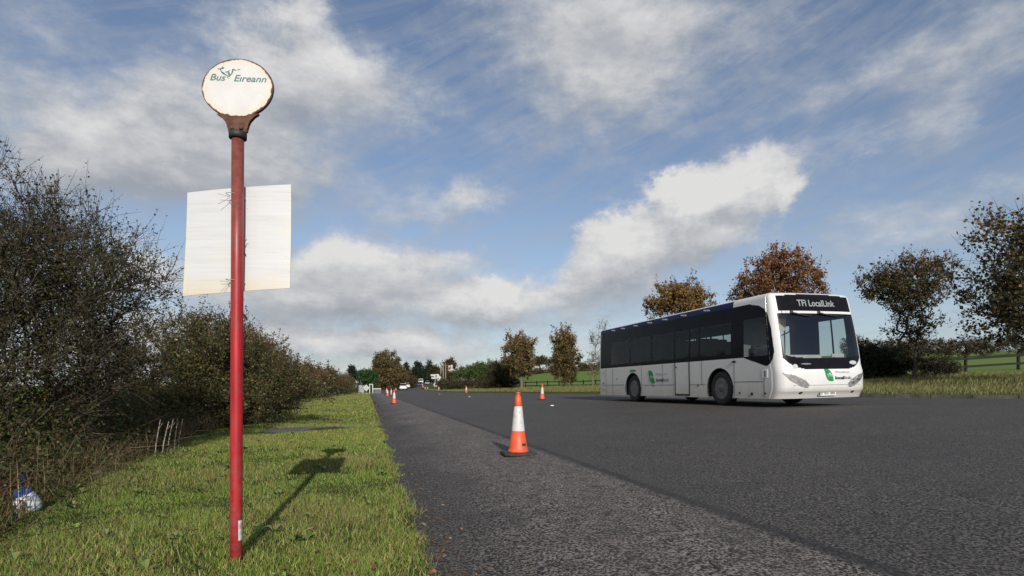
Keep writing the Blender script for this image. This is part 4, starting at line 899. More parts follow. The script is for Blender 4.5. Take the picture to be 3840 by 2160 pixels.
def bpt(u, v): 
    a = Vector(cs[0]).lerp(Vector(cs[1]), u); b_ = Vector(cs[3]).lerp(Vector(cs[2]), u); p = a.lerp(b_, v)
    return Vector((p.x, .012*math.cos(PI*(u-.5))*-.0+.010*math.sin(2.6*v+1)+.014*(u-.5)**2*4, p.y))
for dlt, flip in ((0, 0), (.005, 1)):
    g = [[mb.bm.verts.new(bpt(i/nx_, j/nx_)+Vector((0,dlt,0))) for j in range(nx_+1)] for i in range(nx_+1)]
    for i in range(nx_):
        for j in range(nx_): mb.bm.faces.new((g[i][j], g[i+1][j], g[i+1][j+1], g[i][j+1]))
    if flip:
        for i in range(nx_):
            mb.bm.faces.new((g0[i][0], g0[i+1][0], g[i+1][0], g[i][0])); mb.bm.faces.new((g0[i][nx_], g0[i+1][nx_], g[i+1][nx_], g[i][nx_])); mb.bm.faces.new((g0[0][i], g0[0][i+1], g[0][i+1], g[0][i])); mb.bm.faces.new((g0[nx_][i], g0[nx_][i+1], g[nx_][i+1], g[nx_][i]))
    g0 = g
mb.build('sheet', board_mat(), BD)
M_TIE = plain('cable_tie', (.28,.27,.28), .5); M_STICK = plain('dry_twig', (.10,.065,.045), .9)
for dy, tails in ((498, ((-.085,.012),(-.082,-.040))), (711, ((-.075,.004),(-.068,-.052)))):
    z = -(dy-602)/pxm; mb = MB(); c0 = (596.5-596)/pxm
    mb.tube([(c0+.036*math.cos(a), -.036+.034*math.sin(a), z+.004*math.cos(a)*-1+.004) for a in np.linspace(0, 2*PI, 22)], .0016, 5)
    for tx, tz in tails: mb.tube([(c0-.03,-.012,z), (c0-.05,-.022,z+tz*.5), (c0+tx,-.030,z+tz)], [.0014,.0012,.0010], 5)
    mb.box((c0+.041,-.012,z-.004),(.008,.008,.008),None,.001)
    mb.build('cable_tie', M_TIE, BD)
mb = MB(); mb.tube([(.047,-.01,-.075),(.035,-.012,-.06),(.040,-.02,-.04),(.052,-.02,-.015),(.060,-.02,-.004)], [.003,.003,.0022,.0018,.0012], 5); mb.tube([(.035,-.012,-.06),(.05,-.012,-.08)], .002, 5); mb.build('caught_twig', M_STICK, BD)
# ---- traffic cones
M_OR = plain('cone_orange', (.62,.085,.028), .5, var=.12, scale=9, dirt=.54, dirtc=(.30,.07,.04)); M_SLV = plain('cone_sleeve', (.54,.535,.53), .38, var=.08, scale=18, dirt=.54, dirtc=(.38,.35,.31)); M_CB = plain('cone_base_rubber', (.035,.036,.036), .9, var=.3, scale=18)
def cone(loc, rz_, label, tilt=0):
    t = thing('traffic_cone', label, 'traffic cone', loc, (tilt,0,rz_), 'orange and white traffic cones along the road')
    mb = MB(); c_ = .20; k_ = .065
    poly = [(c_,-c_+k_),(c_,c_-k_),(c_-k_,c_),(-c_+k_,c_),(-c_,c_-k_),(-c_,-c_+k_),(-c_+k_,-c_),(c_-k_,-c_)]
    mb.prism(poly, .002, .034, lambda u, v, d: Vector((u, v, d))); mb.build('base', M_CB, t, bevel=.006)
    mb = MB(); mb.lathe([(.128,.034),(.131,.040),(.129,.050),(.117,.058),(.112,.085),(.0790,.292),(.0765,.294),(.0462,.576),(.050,.58),(.036,.700),(.033,.704),(.030,.712),(.0265,.716),(.0255,.735),(.030,.739),(.029,.750),(.020,.757),(.004,.757)], (0,0,0), 36); mb.build('body', M_OR, t)
    mb = MB(); mb.lathe([(.0805,.287),(.0810,.292),(.0505,.580),(.0500,.584)], (0,0,0), 36, cap=False); mb.build('reflective_sleeve', M_SLV, t)
    return t
def xyz(x, y): return (x, y, float(zroad(x, y)))
c0_ = cone(xyz((1303.5-1288)/1460*7.05, 7.05), .25, 'large near orange and white cone standing alone on the road')
mb = MB()
for i, w in enumerate((-.55,-.48,-.41,-.34)):
    a = -PI/2+.35+w*-.0+i*.14-.1; r_ = .1065; mb.box((r_*math.cos(a), r_*math.sin(a), .125), (.004,.012,.028 if i % 2 else .034), Euler((0,-.18,a)).to_matrix())
mb.build('stencil_marks', M_DARK, c0_)
def clone(src, loc, rz_, label):
    r = src.copy(); COL.objects.link(r); r.location = loc; r.rotation_euler = (0,0,rz_); r['label'] = label
    for ch in src.children:
        if ch.name.startswith('stencil'): continue
        d = ch.copy(); COL.objects.link(d); d.parent = r
    return r
for x, y, lab in ((-6.25,30.8,'second cone of the left line, white sleeved, before the far cars'), (-11.9,55.5,'third cone of the left line, close to the verge edge'), (-12.9,62,'fourth cone of the left line, half hidden behind the third'), (-19.9,92,'fifth cone of the left line, beside the white fence rail'), (-25.6,128,'furthest cone of the left line, just left of the white cars'),
                  (1.46,28.0,'cone near the right edge, left of the bus tail'), (-4.65,59,'cone on the far road edge before the low hedge'), (-11.1,88,'cone on the far road edge below the direction sign'), (-17.6,121,'cone at the far bend, lower of the close pair'), (-19.6,131,'cone at the far bend, upper of the close pair'), (-24.5,160,'tiny cone beyond the bend near the blue car'), (-28.5,185,'tiny last cone near the white van')):
    clone(c0_, xyz(x, y), random.random()*2, lab)
# ---- road studs
M_STUD = plain('road_stud', (.62,.62,.58), .3)
for dx, dy, Z, lab in ((1389,1036,20.5,'white road stud nearest the large cone'), (1181,1009,40,'white road stud in the middle distance left of the cone'), (1106,1000,56,'furthest white road stud, towards the far cars')):
    x = (dx-1288)/1460*Z; t = MB(); t.box((0,0,.012), (.11,.10,.03), None, .008); o = t.build('road_stud', M_STUD); o.location = xyz(x, Z); prop(o, lab, 'road stud', 'road studs')
# ---- dumped plastic bag
def bag_mat():
    m, nt, b = new_mat('bag_plastic'); tc = N(nt, 'ShaderNodeTexCoord'); s = N(nt, 'ShaderNodeSeparateXYZ'); nt.links.new(tc.outputs['Object'], s.inputs[0])
    st = N(nt, 'ShaderNodeMapping'); st.inputs['Scale'].default_value = (4,4,26); nt.links.new(tc.outputs['Object'], st.inputs[0]); n = noise(nt, st.outputs[0], 1.4, 5, .6)
    w = ramp(nt, [(.32,(.30,.33,.38)),(.42,(.55,.57,.58)),(.7,(.66,.67,.66))], n.outputs[0])
    top_ = math_(nt, 'GREATER_THAN', math_(nt, 'ADD', s.outputs[2], math_(nt, 'MULTIPLY', s.outputs[0], -.12)), .165)
    nt.links.new(mixc(nt, top_, w.outputs[0], (.012,.05,.22)), b.inputs['Base Color']); b.inputs['Roughness'].default_value = .3
    return m
bx, by = (75-1288)/1460*4.15, 4.15
BG = thing('plastic_bag', 'dumped white plastic bag with a blue top in the grass by the hedge', 'bag', (bx,by,hz(bx,by)), (math.radians(8),math.radians(-14),.3)); BG.scale = (.86,.86,.80)
mb = MB(); rr = []; rg = np.random.default_rng(5)
for z, a, b_ in ((0,.075,.05),(.02,.092,.07),(.07,.092,.075),(.12,.085,.07),(.16,.076,.06),(.19,.066,.045),(.212,.056,.028),(.222,.03,.012)):
    rr.append([mb.bm.verts.new((a*math.copysign(abs(math.cos(t))**.7, math.cos(t))+rg.normal()*.003, b_*math.sin(t)+rg.normal()*.004, z+rg.normal()*.003)) for t in np.linspace(0, 2*PI, 22, endpoint=False)])
for a, b_ in zip(rr, rr[1:]):
    for i in range(22): f = mb.bm.faces.new((a[i], a[(i+1)%22], b_[(i+1)%22], b_[i])); f.smooth = True
mb.bm.faces.new(rr[-1]); mb.bm.faces.new(rr[0][::-1]); mb.build('sack', bag_mat(), BG)
mb = MB(); mb.tube([(.02,0,.22),(.03,.02,.29),(.035,.03,.33),(.06,.04,.36)], [.014,.007,.008,.003], 6); mb.tube([(.03,.02,.29),(.01,.03,.34)], .004, 5); mb.build('tied_neck', M_BLUE, BG)
# ---- pale dead stalks at the hedge foot
rg = np.random.default_rng(12)
for q, (dx, Z, dy0, lean, lab) in enumerate(((380,8.2,1075,.10,'pale dead stalk, leftmost of those at the hedge foot'),(398,8.3,1080,.14,'tall pale dead stalk leaning right at the hedge foot'),(412,8.6,1072,.12,'pale dead stalk in the middle of the cluster'),(430,9.0,1070,.06,'short dead stalk at the hedge foot'),(440,9.2,1072,.10,'pale dead stalk, rightmost of those at the hedge foot'))):
    Z -= .7; x = (dx-1288)/1460*Z+.05; z = hz(x, Z); h = EYE-(dy0-976)/1460*Z-z; t = MB(); h = max(.40, h+.1)
    t.tube([(0,0,-.05),(lean*h*.3,0,h*.35),(lean*h*.7+.01,0,h*.7),(lean*h*1.2,.02,h)], [.009,.008,.007,.005], 6); t.tube([(lean*h*.7,0,h*.7),(lean*h+.03,.03,h*.9)], .003, 4)
    o = t.build('dead_stalk', M_STALK); o.location = (x, Z, z); prop(o, lab, 'dead stalk', 'pale dead stalks at the hedge foot')
# ---- rail fence across the right field
M_FENCE = plain('weathered_timber', (.013,.0105,.009), .9, var=.4, scale=8)
def fence(pts, label, spacing=2.6, hgt=1.15):
    P_ = [Vector(p) for p in pts]; segs = [(a, b_) for a, b_ in zip(P_, P_[1:])]; pos = []; carry = 0
    for a, b_ in segs:
        L0 = (b_-a).length; k_ = max(1, round(L0/spacing)); pos += [a.lerp(b_, i/k_) for i in range(k_)]
    pos.append(P_[-1]); o = pos[0]; b0 = Vector((o.x, o.y, hz(o.x, o.y))); t = thing('rail_fence', label, 'fence', b0); g = [Vector((p.x, p.y, hz(p.x, p.y)))-b0 for p in pos]
    for i, p in enumerate(g):
        mb = MB(); mb.box(p+Vector((0,0,hgt*.5-.1)), (.15,.15,hgt+.2), Euler((0,0,.3)).to_matrix(), .012); mb.build('post', M_FENCE, t)
    for hz_ in (.92,.38):
        mb = MB()
        for a, b_ in zip(g, g[1:]):
            d = b_-a; q = d.to_track_quat('X', 'Z').to_matrix(); off = Vector((-d.y, d.x, 0)).normalized()*-.095
            mb.box((a+b_)/2+Vector((0,0,hz_+.01*rg.normal()))+off, (d.length-.01,.045,.15), q, .006)
        mb.build('rail', M_FENCE, t)
    return t
fence([(26.2,42.5),(31.5,40.3),(37,38.2),(45,36)], 'dark post and rail fence below the right field, right of the trees')
fence([(-1.2,100),(4,94),(10.7,87),(16.5,77),(22,64)], 'dark post and rail fence behind the two brown trees left of the bus', 2.7)
# ---- houses
M_CREAM = plain('cream_render', (.50,.45,.36), .9); M_LIME = plain('white_render', (.52,.52,.51), .9); M_SLATE = plain('slate', (.05,.05,.055), .7, var=.3, scale=2)
def house(label, dx, Z, dyt, w, d, hw, hr, wall_m, rot, chims, base_dy):
    x = (dx-1288)/1460*Z; z = EYE-(base_dy-976)/1460*Z; t = thing('house', label, 'house', (x,Z,z), (0,0,rot))
    mb = MB(); mb.prism([(-w/2,-3),(w/2,-3),(w/2,hw),(0,hw+hr),(-w/2,hw)], -d/2, d/2, lambda u, v, q: Vector((u, q, v))); wl = mb.build('wall', wall_m, t)
    mb = MB(); L0 = math.hypot(w/2, hr)+.35; a = math.atan2(hr, w/2)
    for s in (-1, 1): mb.box((s*(w/4+.12), 0, hw+hr/2-.02), (L0, d+.5, .14), Euler((0, s*a, 0)).to_matrix())
    rf = mb.build('roof', M_SLATE, t)
    for cy_ in chims: mb = MB(); mb.box((0, cy_, hw+hr+.35), (.8,1.1,1.5), None, .03); mb.box((0,cy_,hw+hr+1.13),(.95,1.25,.12)); mb.build('chimney', wall_m, rf)
    for s in (-1, 1): mb = MB(); mb.box((s*w*.24, -d/2-.02, hw*.55), (.9,.06,1.1)); mb.build('window', M_BLACKG, t)
house('cream gabled cottage with two chimneys among trees on the right of the road', 1133, 280, 925, 4.6, 9, 2.6, 2.2, M_CREAM, .25, (-4.2,3.5), 950)
house('white gabled house with dark roof and tall chimney behind the left hedge', 904, 250, 930, 5.5, 9, 2.8, 2.6, M_LIME, .5, (-3.8,), 964)
# ---- timber poles
M_POLE = plain('pole_timber', (.20,.165,.12), .9, var=.25, scale=5)
for dx, Z, y0, y1, lab in ((1115,128,913,955,'tallest pale timber pole in front of the far trees'), (1121,132,914,952,'pale timber pole just right of the tallest'), (1109,133,920,955,'thin timber pole left of the tallest'), (1128,140,919,940,'short timber pole beside the cream cottage')):
    x = (dx-1288)/1460*Z; z = hz(x, Z); h = EYE-(y0-976)/1460*Z-z; mb = MB(); mb.tube([(0,0,-.3),(0,0,h*.5),(0,0,h)], [.14,.125,.10], 10); mb.tube([(-.5,0,h-.5),(.5,0,h-.5)], .045, 6)
    o = mb.build('timber_pole', M_POLE); o.location = (x, Z, z); prop(o, lab, 'pole', 'timber poles at the bend')
# ---- signs at the bend and on the left verge
M_SIGNW = plain('sign_white', (.42,.43,.41), .6); M_SIGNK = plain('sign_black', (.02,.02,.02), .5); M_GALV = plain('galvanised', (.30,.31,.32), .5, .5)
Z = 104; x = (1096-1288)/1460*Z; pz = Z/1460
DS = thing('direction_sign', 'white arrow ended direction sign with a black ringed round sign below', 'road sign', (x,Z,hz(x,Z))); bz = hz(x, Z)
zz = lambda dy: EYE-(dy-976)*pz-bz
mb = MB(); mb.prism([((1083-1096)*pz,zz(942)),((1104-1096)*pz,zz(941)),((1105-1096)*pz,zz(945)),((1111-1096)*pz,zz(949.5)),((1105-1096)*pz,zz(957)),((1103-1096)*pz,zz(961)),((1099-1096)*pz,zz(953)),((1086-1096)*pz,zz(953))], -.03, .03, lambda u, v, d: Vector((u, d, v))); pn = mb.build('panel', M_SIGNW, DS)
mb = MB(); mb.box(((1088-1096)*pz,-.035,zz(947.5)),(.5,.01,.22)); mb.build('arrow_mark', M_SIGNK, pn); mb = MB(); mb.box(((1097-1096)*pz,-.035,zz(946.5)),(.22,.01,.42)); mb.build('arrow_mark', M_SIGNK, pn)
mb = MB(); mb.lathe([(.38,0),(.38,.03)], ((1096-1096)*pz,-.05,zz(968)), 24, 'y'); rs = mb.build('round_sign', M_SIGNW, DS)
mb = MB(); mb.lathe([(.17,0),(.17,.012)], (0,-.072,zz(968)), 20, 'y'); mb.build('symbol', M_SIGNK, rs)
for u in (-.12, .5): mb = MB(); mb.tube([(u,.06,-.2),(u,.06,zz(944))], .05, 8); mb.build('sign_post', M_GALV, DS)
Z = 84; pz = Z/1460; x = (914-1288)*pz; bz = hz(x, Z); zz = lambda dy: EYE-(dy-976)*pz-bz
TS = thing('roadworks_sign', 'back of a folding roadworks sign with a white diamond plate, on the left verge', 'road sign', (x,Z,bz))
mb = MB(); mb.box((.42,0,max(.75, zz(976))),(.72,.03,.72),Euler((0,PI/4,0)).to_matrix(),.03); mb.build('diamond_plate', M_SIGNW, TS)
mb = MB(); mb.box((-.30,.06,.75),(.85,.03,1.05),Euler((-.15,0,0)).to_matrix(),.03); mb.build('sign_back', plain('sheet_back', (.25,.26,.28), .6), TS)
for u in (-.65, .05, .45): mb = MB(); mb.tube([(u,.02,0),(u+.05,.0,1.2)], .03, 6); mb.build('frame_leg', M_GALV, TS)
for u, v in ((-.6,-.15),(.0,-.25),(.5,-.1)): mb = MB(); mb.box((u,v,.10),(.42,.28,.18),None,.07); mb.build('sandbag', plain('sandbag', (.24,.23,.22), .9), TS)
Z = 92; pz = Z/1460; x = (942-1288)*pz; bz = hz(x, Z)
GT = thing('white_gate', 'small white gate with a tall end post beside the far hedge', 'gate', (x,Z,bz))
mb = MB(); mb.box((-.75,0,.72),(.14,.14,1.5),None,.02); mb.box((-.28,0,.72),(.14,.14,1.5),None,.02); mb.box((-.51,0,1.43),(.6,.12,.14)); mb.build('post', M_SIGNW, GT)
mb = MB(); mb.box((.42,0,.72),(1.3,.07,.16)); mb.build('rail', M_SIGNW, GT)
mb = MB()
for u in np.linspace(-.1,.95,6): mb.box((u,.02,.33),(.06,.05,.66))
mb.build('bars', M_GALV, GT)
# ---- vehicles far down the road
M_CW = plain('car_white', (.66,.66,.65), .25, coat=.5, var=.04); M_CB = plain('car_blue', (.02,.035,.10), .25, coat=.5, var=.1); M_CG = plain('car_silver', (.32,.33,.35), .3, .3, coat=.5); M_RED = plain('tail_lamp', (.30,.01,.01), .2); M_CLR = plain('head_lamp', (.75,.75,.72), .1, .4)
def car(name, label, cat, x, y, heading, paint, van=False):
    """heading: direction of the nose, angle from +Y; local +y is the nose"""
    t = thing(name, label, cat, xyz(x, y), (0,0,heading), 'vehicles far down the road')
    if van: sec = [(-2.6,.35,1.9,1.0),(-2.55,.32,2.25,1.0),(1.1,.32,2.3,1.0),(1.45,.32,2.2,.98),(1.9,.32,1.35,.98),(2.5,.34,1.1,.95),(2.65,.4,.8,.9)]; W2 = .98; Ls = 2.6
    else: sec = [(-2.1,.45,.85,.85),(-2.0,.3,1.0,.9),(-1.5,.27,1.05,.9),(-.2,.26,.98,.9),(.9,.27,.96,.9),(1.8,.3,.82,.88),(2.1,.42,.66,.8)]; W2 = .9; Ls = 2.1
    mb = MB(); rings = []
    for yy, za, zc, k_ in sec:
        h = zc-za; w = W2*k_
        pr = [(-w*.92,za),(-w,za+h*.25),(-w,za+h*.6),(-w*.93,zc-h*.08),(-w*.8,zc),(w*.8,zc),(w*.93,zc-h*.08),(w,za+h*.6),(w,za+h*.25),(w*.92,za)]
        rings.append([mb.bm.verts.new((u, yy, v)) for u, v in pr])
    for a, b_ in zip(rings, rings[1:]):
        for i in range(10): f = mb.bm.faces.new((a[i], a[(i+1)%10], b_[(i+1)%10], b_[i])); f.smooth = True
    mb.bm.faces.new(rings[0]); mb.bm.faces.new(rings[-1][::-1]); bd = mb.build('body', paint, t)
    if not van:
        mb = MB(); gh = [(-1.75,1.0,.80,1.0,.80),(-1.2,1.0,.80,1.40,.62),(-.6,1.0,.80,1.47,.62),(.2,.98,.80,1.43,.62),(.95,.96,.78,.98,.74)]; rings = [[mb.bm.verts.new(p) for p in ((-wb,yy,zb),(-wt,yy,zt),(wt,yy,zt),(wb,yy,zb))] for yy, zb, wb, zt, wt in gh]
        for a, b_ in zip(rings, rings[1:]):
            for i in range(3): mb.bm.faces.new((a[i], a[i+1], b_[i+1], b_[i]))
        mb.build('windows', M_BLACKG, t)
        mb = MB(); mb.box((0,-.5,1.475),(1.22,1.35,.05),None,.02); mb.build('roof', paint, t)
    else:
        mb = MB(); mb.box((0,1.72,1.78),(1.62,.05,.72),Euler((.5,0,0)).to_matrix()); mb.build('windscreen', M_BLACKG, t)
    for s in (-1, 1):
        mb = MB(); mb.box((s*.66,Ls-.03,.62 if not van else .85),(.36,.16,.16),None,.04); mb.build('headlight', M_CLR, t)
        mb = MB(); mb.box((s*.70,-Ls+.03,.80 if not van else 1.1),(.22,.14,.2),None,.03); mb.build('tail_light', M_RED, t)
        for yy in (-1.3, 1.3):
            mb = MB(); mb.lathe([(.20,-.10),(.31,-.10),(.33,-.06),(.33,.06),(.31,.10),(.20,.10)], (s*.80*W2/.9,yy*(1.2 if van else 1),.33), 20, 'x'); mb.build('wheel', M_RUB, t)
    mb = MB(); mb.box((0,-Ls-.01,.62),(.5,.03,.12)); mb.build('number_plate', M_PLATE, t)
    return t
car('car', 'nearest white car driving away at the far bend', 'car', (1013.5-1288)/1460*132, 132, .22, M_CW)
car('car', 'second white car just ahead of the nearest one', 'car', (1024.5-1288)/1460*165, 165, .16, M_CW)
car('car', 'furthest white car, right beside the dark trees', 'car', (1041.5-1288)/1460*250, 250, .12, M_CW)
car('car', 'dark blue car with bright headlamps coming round the bend', 'car', (1057.5-1288)/1460*190, 190, PI+.14, M_CB)
car('van', 'white van coming down the hill behind the blue car', 'van', (1058.5-1288)/1460*232, 232, PI+.12, M_CW, True)
car('car', 'silver car following behind the white van', 'car', (1075-1288)/1460*225, 225, PI+.12, M_CG)
SKY_GAIN, SKY_TINT, CLOUD_GAIN, EXPO = 1.18, (.86,.84,.88), 7.6, 0.0
# ------------------------------------------------------------------ sky, clouds, sun, camera
SUN_EL, SUN_AZ = math.radians(24), math.atan2(.215, -1.0)      # azimuth measured from +Y towards +X
W = bpy.data.worlds.new('World'); SC.world = W; W.use_nodes = True
nt = W.node_tree
for n in list(nt.nodes): nt.nodes.remove(n)
out = N(nt, 'ShaderNodeOutputWorld'); bg = N(nt, 'ShaderNodeBackground'); nt.links.new(bg.outputs[0], out.inputs[0])
sky = N(nt, 'ShaderNodeTexSky', sky_type='NISHITA'); sky.sun_disc = False
sky.sun_elevation = SUN_EL; sky.sun_rotation = SUN_AZ; sky.air_density = 1.0; sky.dust_density = .6; sky.ozone_density = 2.2; sky.altitude = 50
tc = N(nt, 'ShaderNodeTexCoord'); D = tc.outputs['Generated']
def azel(dx, dy):
    return math.degrees(math.atan((dx-1288)/1460)), math.degrees(math.atan((976-dy)/math.hypot(1460, dx-1288)))
# blobs: centre (x, y of the photo, turned into azimuth and elevation), radii in degrees, weight, brightness
BL = [
 (120,220,10,6,.34,.55),(420,60,6,4,.16,.55),(1350,420,8,4,.22,.55),(785,50,2.3,4.0,.72,.80),(640,140,3.0,2.2,.6,.82),(760,180,4.6,2.8,.6,.66),(930,200,5.0,3.0,.72,.60),(1030,270,4.5,2.4,.5,.52),(700,280,6,3.2,.5,.50),(560,380,8,3.4,.45,.5),(260,300,8,4,.3,.5),
 (470,320,6,2.6,.45,.55),(330,370,6,2.6,.42,.55),(600,420,8,3.0,.5,.42),(860,420,5,2.6,.3,.45),(120,410,3.0,1.6,.65,.75),(420,460,7,3,.42,.42),(100,520,5,2.2,.3,.5),
 (1500,40,9,5.0,.80,.66),(1560,150,5,4.5,.62,.80),(1800,70,7,4.0,.5,.55),(1280,60,5,3.4,.36,.6),(1640,270,4,3.4,.26,.6),(1400,300,7,3.0,.24,.5),
 (1860,470,3.0,2.3,1.0,1.0),(1760,500,2.4,2.0,1.0,1.05),(1720,520,3.0,2.0,1.0,1.0),(1930,480,2.0,2.0,.75,.95),(1570,610,3.4,2.2,1.05,1.0),(1500,670,3.0,2.0,.9,.92),(1650,650,4.6,2.0,.85,.62),(1780,610,4.6,1.8,.8,.60),(1440,730,2.8,1.7,.8,.75),(1560,730,4.2,1.5,.7,.45),(1880,590,3.4,1.4,.45,.5),
 (1110,530,4.4,1.9,.72,.60),(1200,500,2.8,1.3,.5,.72),(960,560,3.0,1.4,.4,.6),(820,640,4.6,1.8,.85,.80),(960,650,4.6,1.6,.75,.62),(1160,655,4.2,1.1,.85,.34),(760,720,5,2.0,.8,.50),(900,760,6,1.5,.85,.45),(1170,740,3.4,1.8,.85,.88),(1050,790,6,1.4,.8,.55),(1320,780,5,1.6,.75,.72),(1450,800,6,1.4,.6,.6),
 (800,850,8,1.6,.95,.74),(1000,880,7,1.4,.95,.78),(870,700,6,2.0,.7,.78),(1000,720,5,1.6,.7,.82),(1240,760,5,1.8,.6,.85),(1250,870,8,1.2,.75,.66),(1500,880,8,1.3,.5,.66),(680,790,4,2.2,.7,.55),(380,680,2.4,1.7,.7,.85),(560,700,5,2.5,.5,.5),(500,860,9,2.0,.5,.7),(300,800,8,4.5,.45,.75),(300,960,9,2.0,.5,.85),(60,800,8,4.0,.4,.7),
 (2300,200,9,4,.22,.6),(2100,120,9,4,.2,.55),(2420,130,6,3.6,.34,.50),(2540,40,5,3,.3,.5),(2330,330,5.0,.9,.28,.7),(2370,285,2.0,1.3,.26,.75),(2200,390,4.5,.8,.28,.7),(2000,370,4,1.0,.3,.8),(2280,560,4.2,1.8,.44,.62),(2480,500,4.5,2.4,.46,.52),(2330,620,5,1.3,.40,.62),(2160,230,6,1.2,.2,.7),(1750,330,6,2.0,.18,.6),(1950,800,10,1.6,.25,.7)]
BL.append((None, -112, 26, 34, 17, 1.5, 1.0)); BL.append((None, -150, 35, 20, 14, 1.2, .95))  # bright unseen clouds added at left and behind to lighten the bus side
# clouds of the rest of the sky, behind and above the viewer
for k in range(22):
    BL.append((None, (k*41.3) % 260 - 130 + (180 if k % 2 else 180), 12+((k*37) % 45), 9+(k % 5)*2, 4+(k % 4), .55, .55+.1*(k % 4)))
grp = bpy.data.node_groups.new('cloud_density', 'ShaderNodeTree')
grp.interface.new_socket('Dir', in_out='INPUT', socket_type='NodeSocketVector')
grp.interface.new_socket('Density', in_out='OUTPUT', socket_type='NodeSocketFloat')
grp.interface.new_socket('Bright', in_out='OUTPUT', socket_type='NodeSocketFloat')
grp.interface.new_socket('Az', in_out='OUTPUT', socket_type='NodeSocketFloat')
grp.interface.new_socket('El', in_out='OUTPUT', socket_type='NodeSocketFloat')
gi = N(grp, 'NodeGroupInput'); go = N(grp, 'NodeGroupOutput')
sx = N(grp, 'ShaderNodeSeparateXYZ'); grp.links.new(gi.outputs[0], sx.inputs[0])
az = math_(grp, 'MULTIPLY', math_(grp, 'ARCTAN2', sx.outputs[0], sx.outputs[1]), 180/PI)
el = math_(grp, 'MULTIPLY', math_(grp, 'ARCSINE', sx.outputs[2]), 180/PI)
# domain warp so that the outlines billow
wn = noise(grp, gi.outputs[0], 11, 8, .66); wsep = N(grp, 'ShaderNodeSeparateColor'); grp.links.new(wn.outputs[1], wsep.inputs[0])
azw = math_(grp, 'ADD', az, math_(grp, 'MULTIPLY', math_(grp, 'SUBTRACT', wsep.outputs[0], .5), 9.0))
elw = math_(grp, 'ADD', el, math_(grp, 'MULTIPLY', math_(grp, 'SUBTRACT', wsep.outputs[1], .5), 6.0))
cmb = N(grp, 'ShaderNodeCombineXYZ'); grp.links.new(azw, cmb.inputs[0]); grp.links.new(elw, cmb.inputs[1])
S = None; SB = None
for b_ in BL:
    if b_[0] is None: a0, e0, ra, re, wt, br = b_[1:]; a0 = (a0+180) % 360-180
    else: a0, e0 = azel(b_[0], b_[1]); ra, re, wt, br = b_[2:]
    if b_[0] is not None and b_[1] > 560 and b_[0] < 1480: wt *= .84
    if b_[0] is None and abs(a0) < 55 and e0 < 48: continue
    s1 = N(grp, 'ShaderNodeVectorMath', operation='SUBTRACT'); grp.links.new(cmb.outputs[0], s1.inputs[0]); s1.inputs[1].default_value = (a0, e0, 0)
    s2 = N(grp, 'ShaderNodeVectorMath', operation='MULTIPLY'); grp.links.new(s1.outputs[0], s2.inputs[0]); s2.inputs[1].default_value = (1/ra, 1/re, 0)
    s3 = N(grp, 'ShaderNodeVectorMath', operation='DOT_PRODUCT'); grp.links.new(s2.outputs[0], s3.inputs[0]); grp.links.new(s2.outputs[0], s3.inputs[1])
    e = math_(grp, 'EXPONENT', math_(grp, 'MULTIPLY', s3.outputs['Value'], -.8))
    S = math_(grp, 'MULTIPLY_ADD', e, wt, S if S is not None else 0.0)
    SB = math_(grp, 'MULTIPLY_ADD', e, wt*br, SB if SB is not None else 0.0)
mp = N(grp, 'ShaderNodeMapping'); grp.links.new(gi.outputs[0], mp.inputs[0]); mp.inputs['Scale'].default_value = (1,1,2.0)
fb = noise(grp, mp.outputs[0], 7.5, 12, .64)
dens = math_(grp, 'ADD', S, math_(grp, 'MULTIPLY', math_(grp, 'SUBTRACT', fb.outputs[0], .5), 2.0))
grp.links.new(dens, go.inputs[0]); grp.links.new(math_(grp, 'DIVIDE', SB, math_(grp, 'ADD', S, .001)), go.inputs[1]); grp.links.new(az, go.inputs[2]); grp.links.new(el, go.inputs[3])
g1 = N(nt, 'ShaderNodeGroup', node_tree=grp); nt.links.new(D, g1.inputs[0])
up = N(nt, 'ShaderNodeVectorMath', operation='ADD'); nt.links.new(D, up.inputs[0]); up.inputs[1].default_value = (.012,-.01,.032)
un = N(nt, 'ShaderNodeVectorMath', operation='NORMALIZE'); nt.links.new(up.outputs[0], un.inputs[0])
g2 = N(nt, 'ShaderNodeGroup', node_tree=grp); nt.links.new(un.outputs[0], g2.inputs[0])
mask = N(nt, 'ShaderNodeMapRange', interpolation_type='SMOOTHSTEP'); nt.links.new(g1.outputs[0], mask.inputs[0]); mask.inputs[1].default_value = .10
cr = N(nt, 'ShaderNodeMapRange', interpolation_type='SMOOTHSTEP'); nt.links.new(g1.outputs[1], cr.inputs[0])
for i_, v_ in enumerate((.66,.92,1.30,.66)): cr.inputs[i_+1].default_value = v_
nt.links.new(cr.outputs[0], mask.inputs[2])
grad = math_(nt, 'SUBTRACT', g1.outputs[0], g2.outputs[0])
lown = N(nt, 'ShaderNodeMapping'); lown.inputs['Scale'].default_value = (1,1,2.6); nt.links.new(D, lown.inputs[0])
shade = math_(nt, 'ADD', g1.outputs[1], math_(nt, 'MULTIPLY', grad, .55))
shade = math_(nt, 'ADD', shade, math_(nt, 'MULTIPLY', math_(nt, 'SUBTRACT', noise(nt, lown.outputs[0], 12, 9, .64).outputs[0], .5), 1.35))
shade = math_(nt, 'MULTIPLY_ADD', shade, .74, .06)
cl = ramp(nt, [(.10,(.45,.48,.54)),(.42,(.58,.61,.655)),(.66,(.74,.755,.78)),(1.0,(.97,.965,.96))], shade)
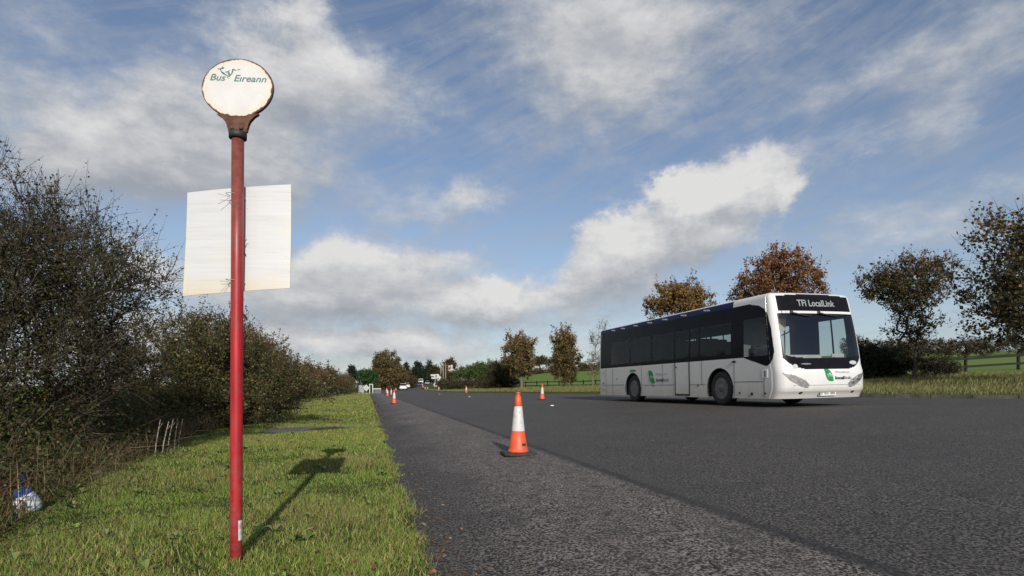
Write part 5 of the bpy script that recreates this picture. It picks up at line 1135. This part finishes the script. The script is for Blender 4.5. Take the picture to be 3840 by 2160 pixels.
# high thin cirrus streaks
mc = N(nt, 'ShaderNodeCombineXYZ'); nt.links.new(math_(nt, 'MULTIPLY', math_(nt, 'ADD', g1.outputs[2], math_(nt, 'MULTIPLY', g1.outputs[3], 1.2)), .05), mc.inputs[0])
nt.links.new(math_(nt, 'MULTIPLY', math_(nt, 'SUBTRACT', g1.outputs[3], math_(nt, 'MULTIPLY', g1.outputs[2], .38)), .42), mc.inputs[1])
ci = noise(nt, mc.outputs[0], 1.6, 7, .62, .6)
cim = ramp(nt, [(.40,0),(.80,.46)], ci.outputs[0])
skyc = N(nt, 'ShaderNodeVectorMath', operation='SCALE'); nt.links.new(sky.outputs[0], skyc.inputs[0]); skyc.inputs['Scale'].default_value = SKY_GAIN
base = mixc(nt, 1.0, skyc.outputs[0], SKY_TINT, 'MULTIPLY')
hzf = math_(nt, 'MULTIPLY', math_(nt, 'EXPONENT', math_(nt, 'MULTIPLY', g1.outputs[3], -1/15)), .50, clamp=True)
base = mixc(nt, hzf, base, tuple(10*v for v in (.53,.61,.69)))
veil = mixc(nt, cim.outputs[0], base, tuple(6.0*v for v in (.66,.70,.76)))
cs = N(nt, 'ShaderNodeVectorMath', operation='SCALE'); nt.links.new(cl.outputs[0], cs.inputs[0]); cs.inputs['Scale'].default_value = CLOUD_GAIN
fin = mixc(nt, mask.outputs[0], veil, cs.outputs[0])
nt.links.new(fin, bg.inputs[0]); bg.inputs[1].default_value = .10
W.cycles.sampling_method = 'MANUAL'; W.cycles.sample_map_resolution = 512
L = bpy.data.lights.new('sun', 'SUN'); L.energy = 4.6; L.angle = math.radians(.55); L.color = (1,.955,.885)
so = bpy.data.objects.new('sun', L); COL.objects.link(so)
sd = Vector((math.sin(SUN_AZ)*math.cos(SUN_EL), math.cos(SUN_AZ)*math.cos(SUN_EL), math.sin(SUN_EL)))
so.rotation_euler = (-sd).to_track_quat('-Z', 'Y').to_euler(); so.location = (5,-20,15)
cam = bpy.data.cameras.new('camera'); co = bpy.data.objects.new('camera', cam); COL.objects.link(co)
co.location = (0,0,EYE); co.rotation_euler = (PI/2,0,0); cam.lens = 36*1460/2576; cam.sensor_width = 36; cam.shift_y = (976-724.5)/2576
cam.clip_start = .05; cam.clip_end = 4000
SC.camera = co
SC.view_settings.view_transform = 'Standard'; SC.view_settings.look = 'None'; SC.view_settings.exposure = EXPO; SC.view_settings.gamma = 1
SC.cycles.max_bounces = 6; SC.cycles.transparent_max_bounces = 16; SC.cycles.use_denoising = True
SC.cycles.caustics_reflective = False; SC.cycles.caustics_refractive = False
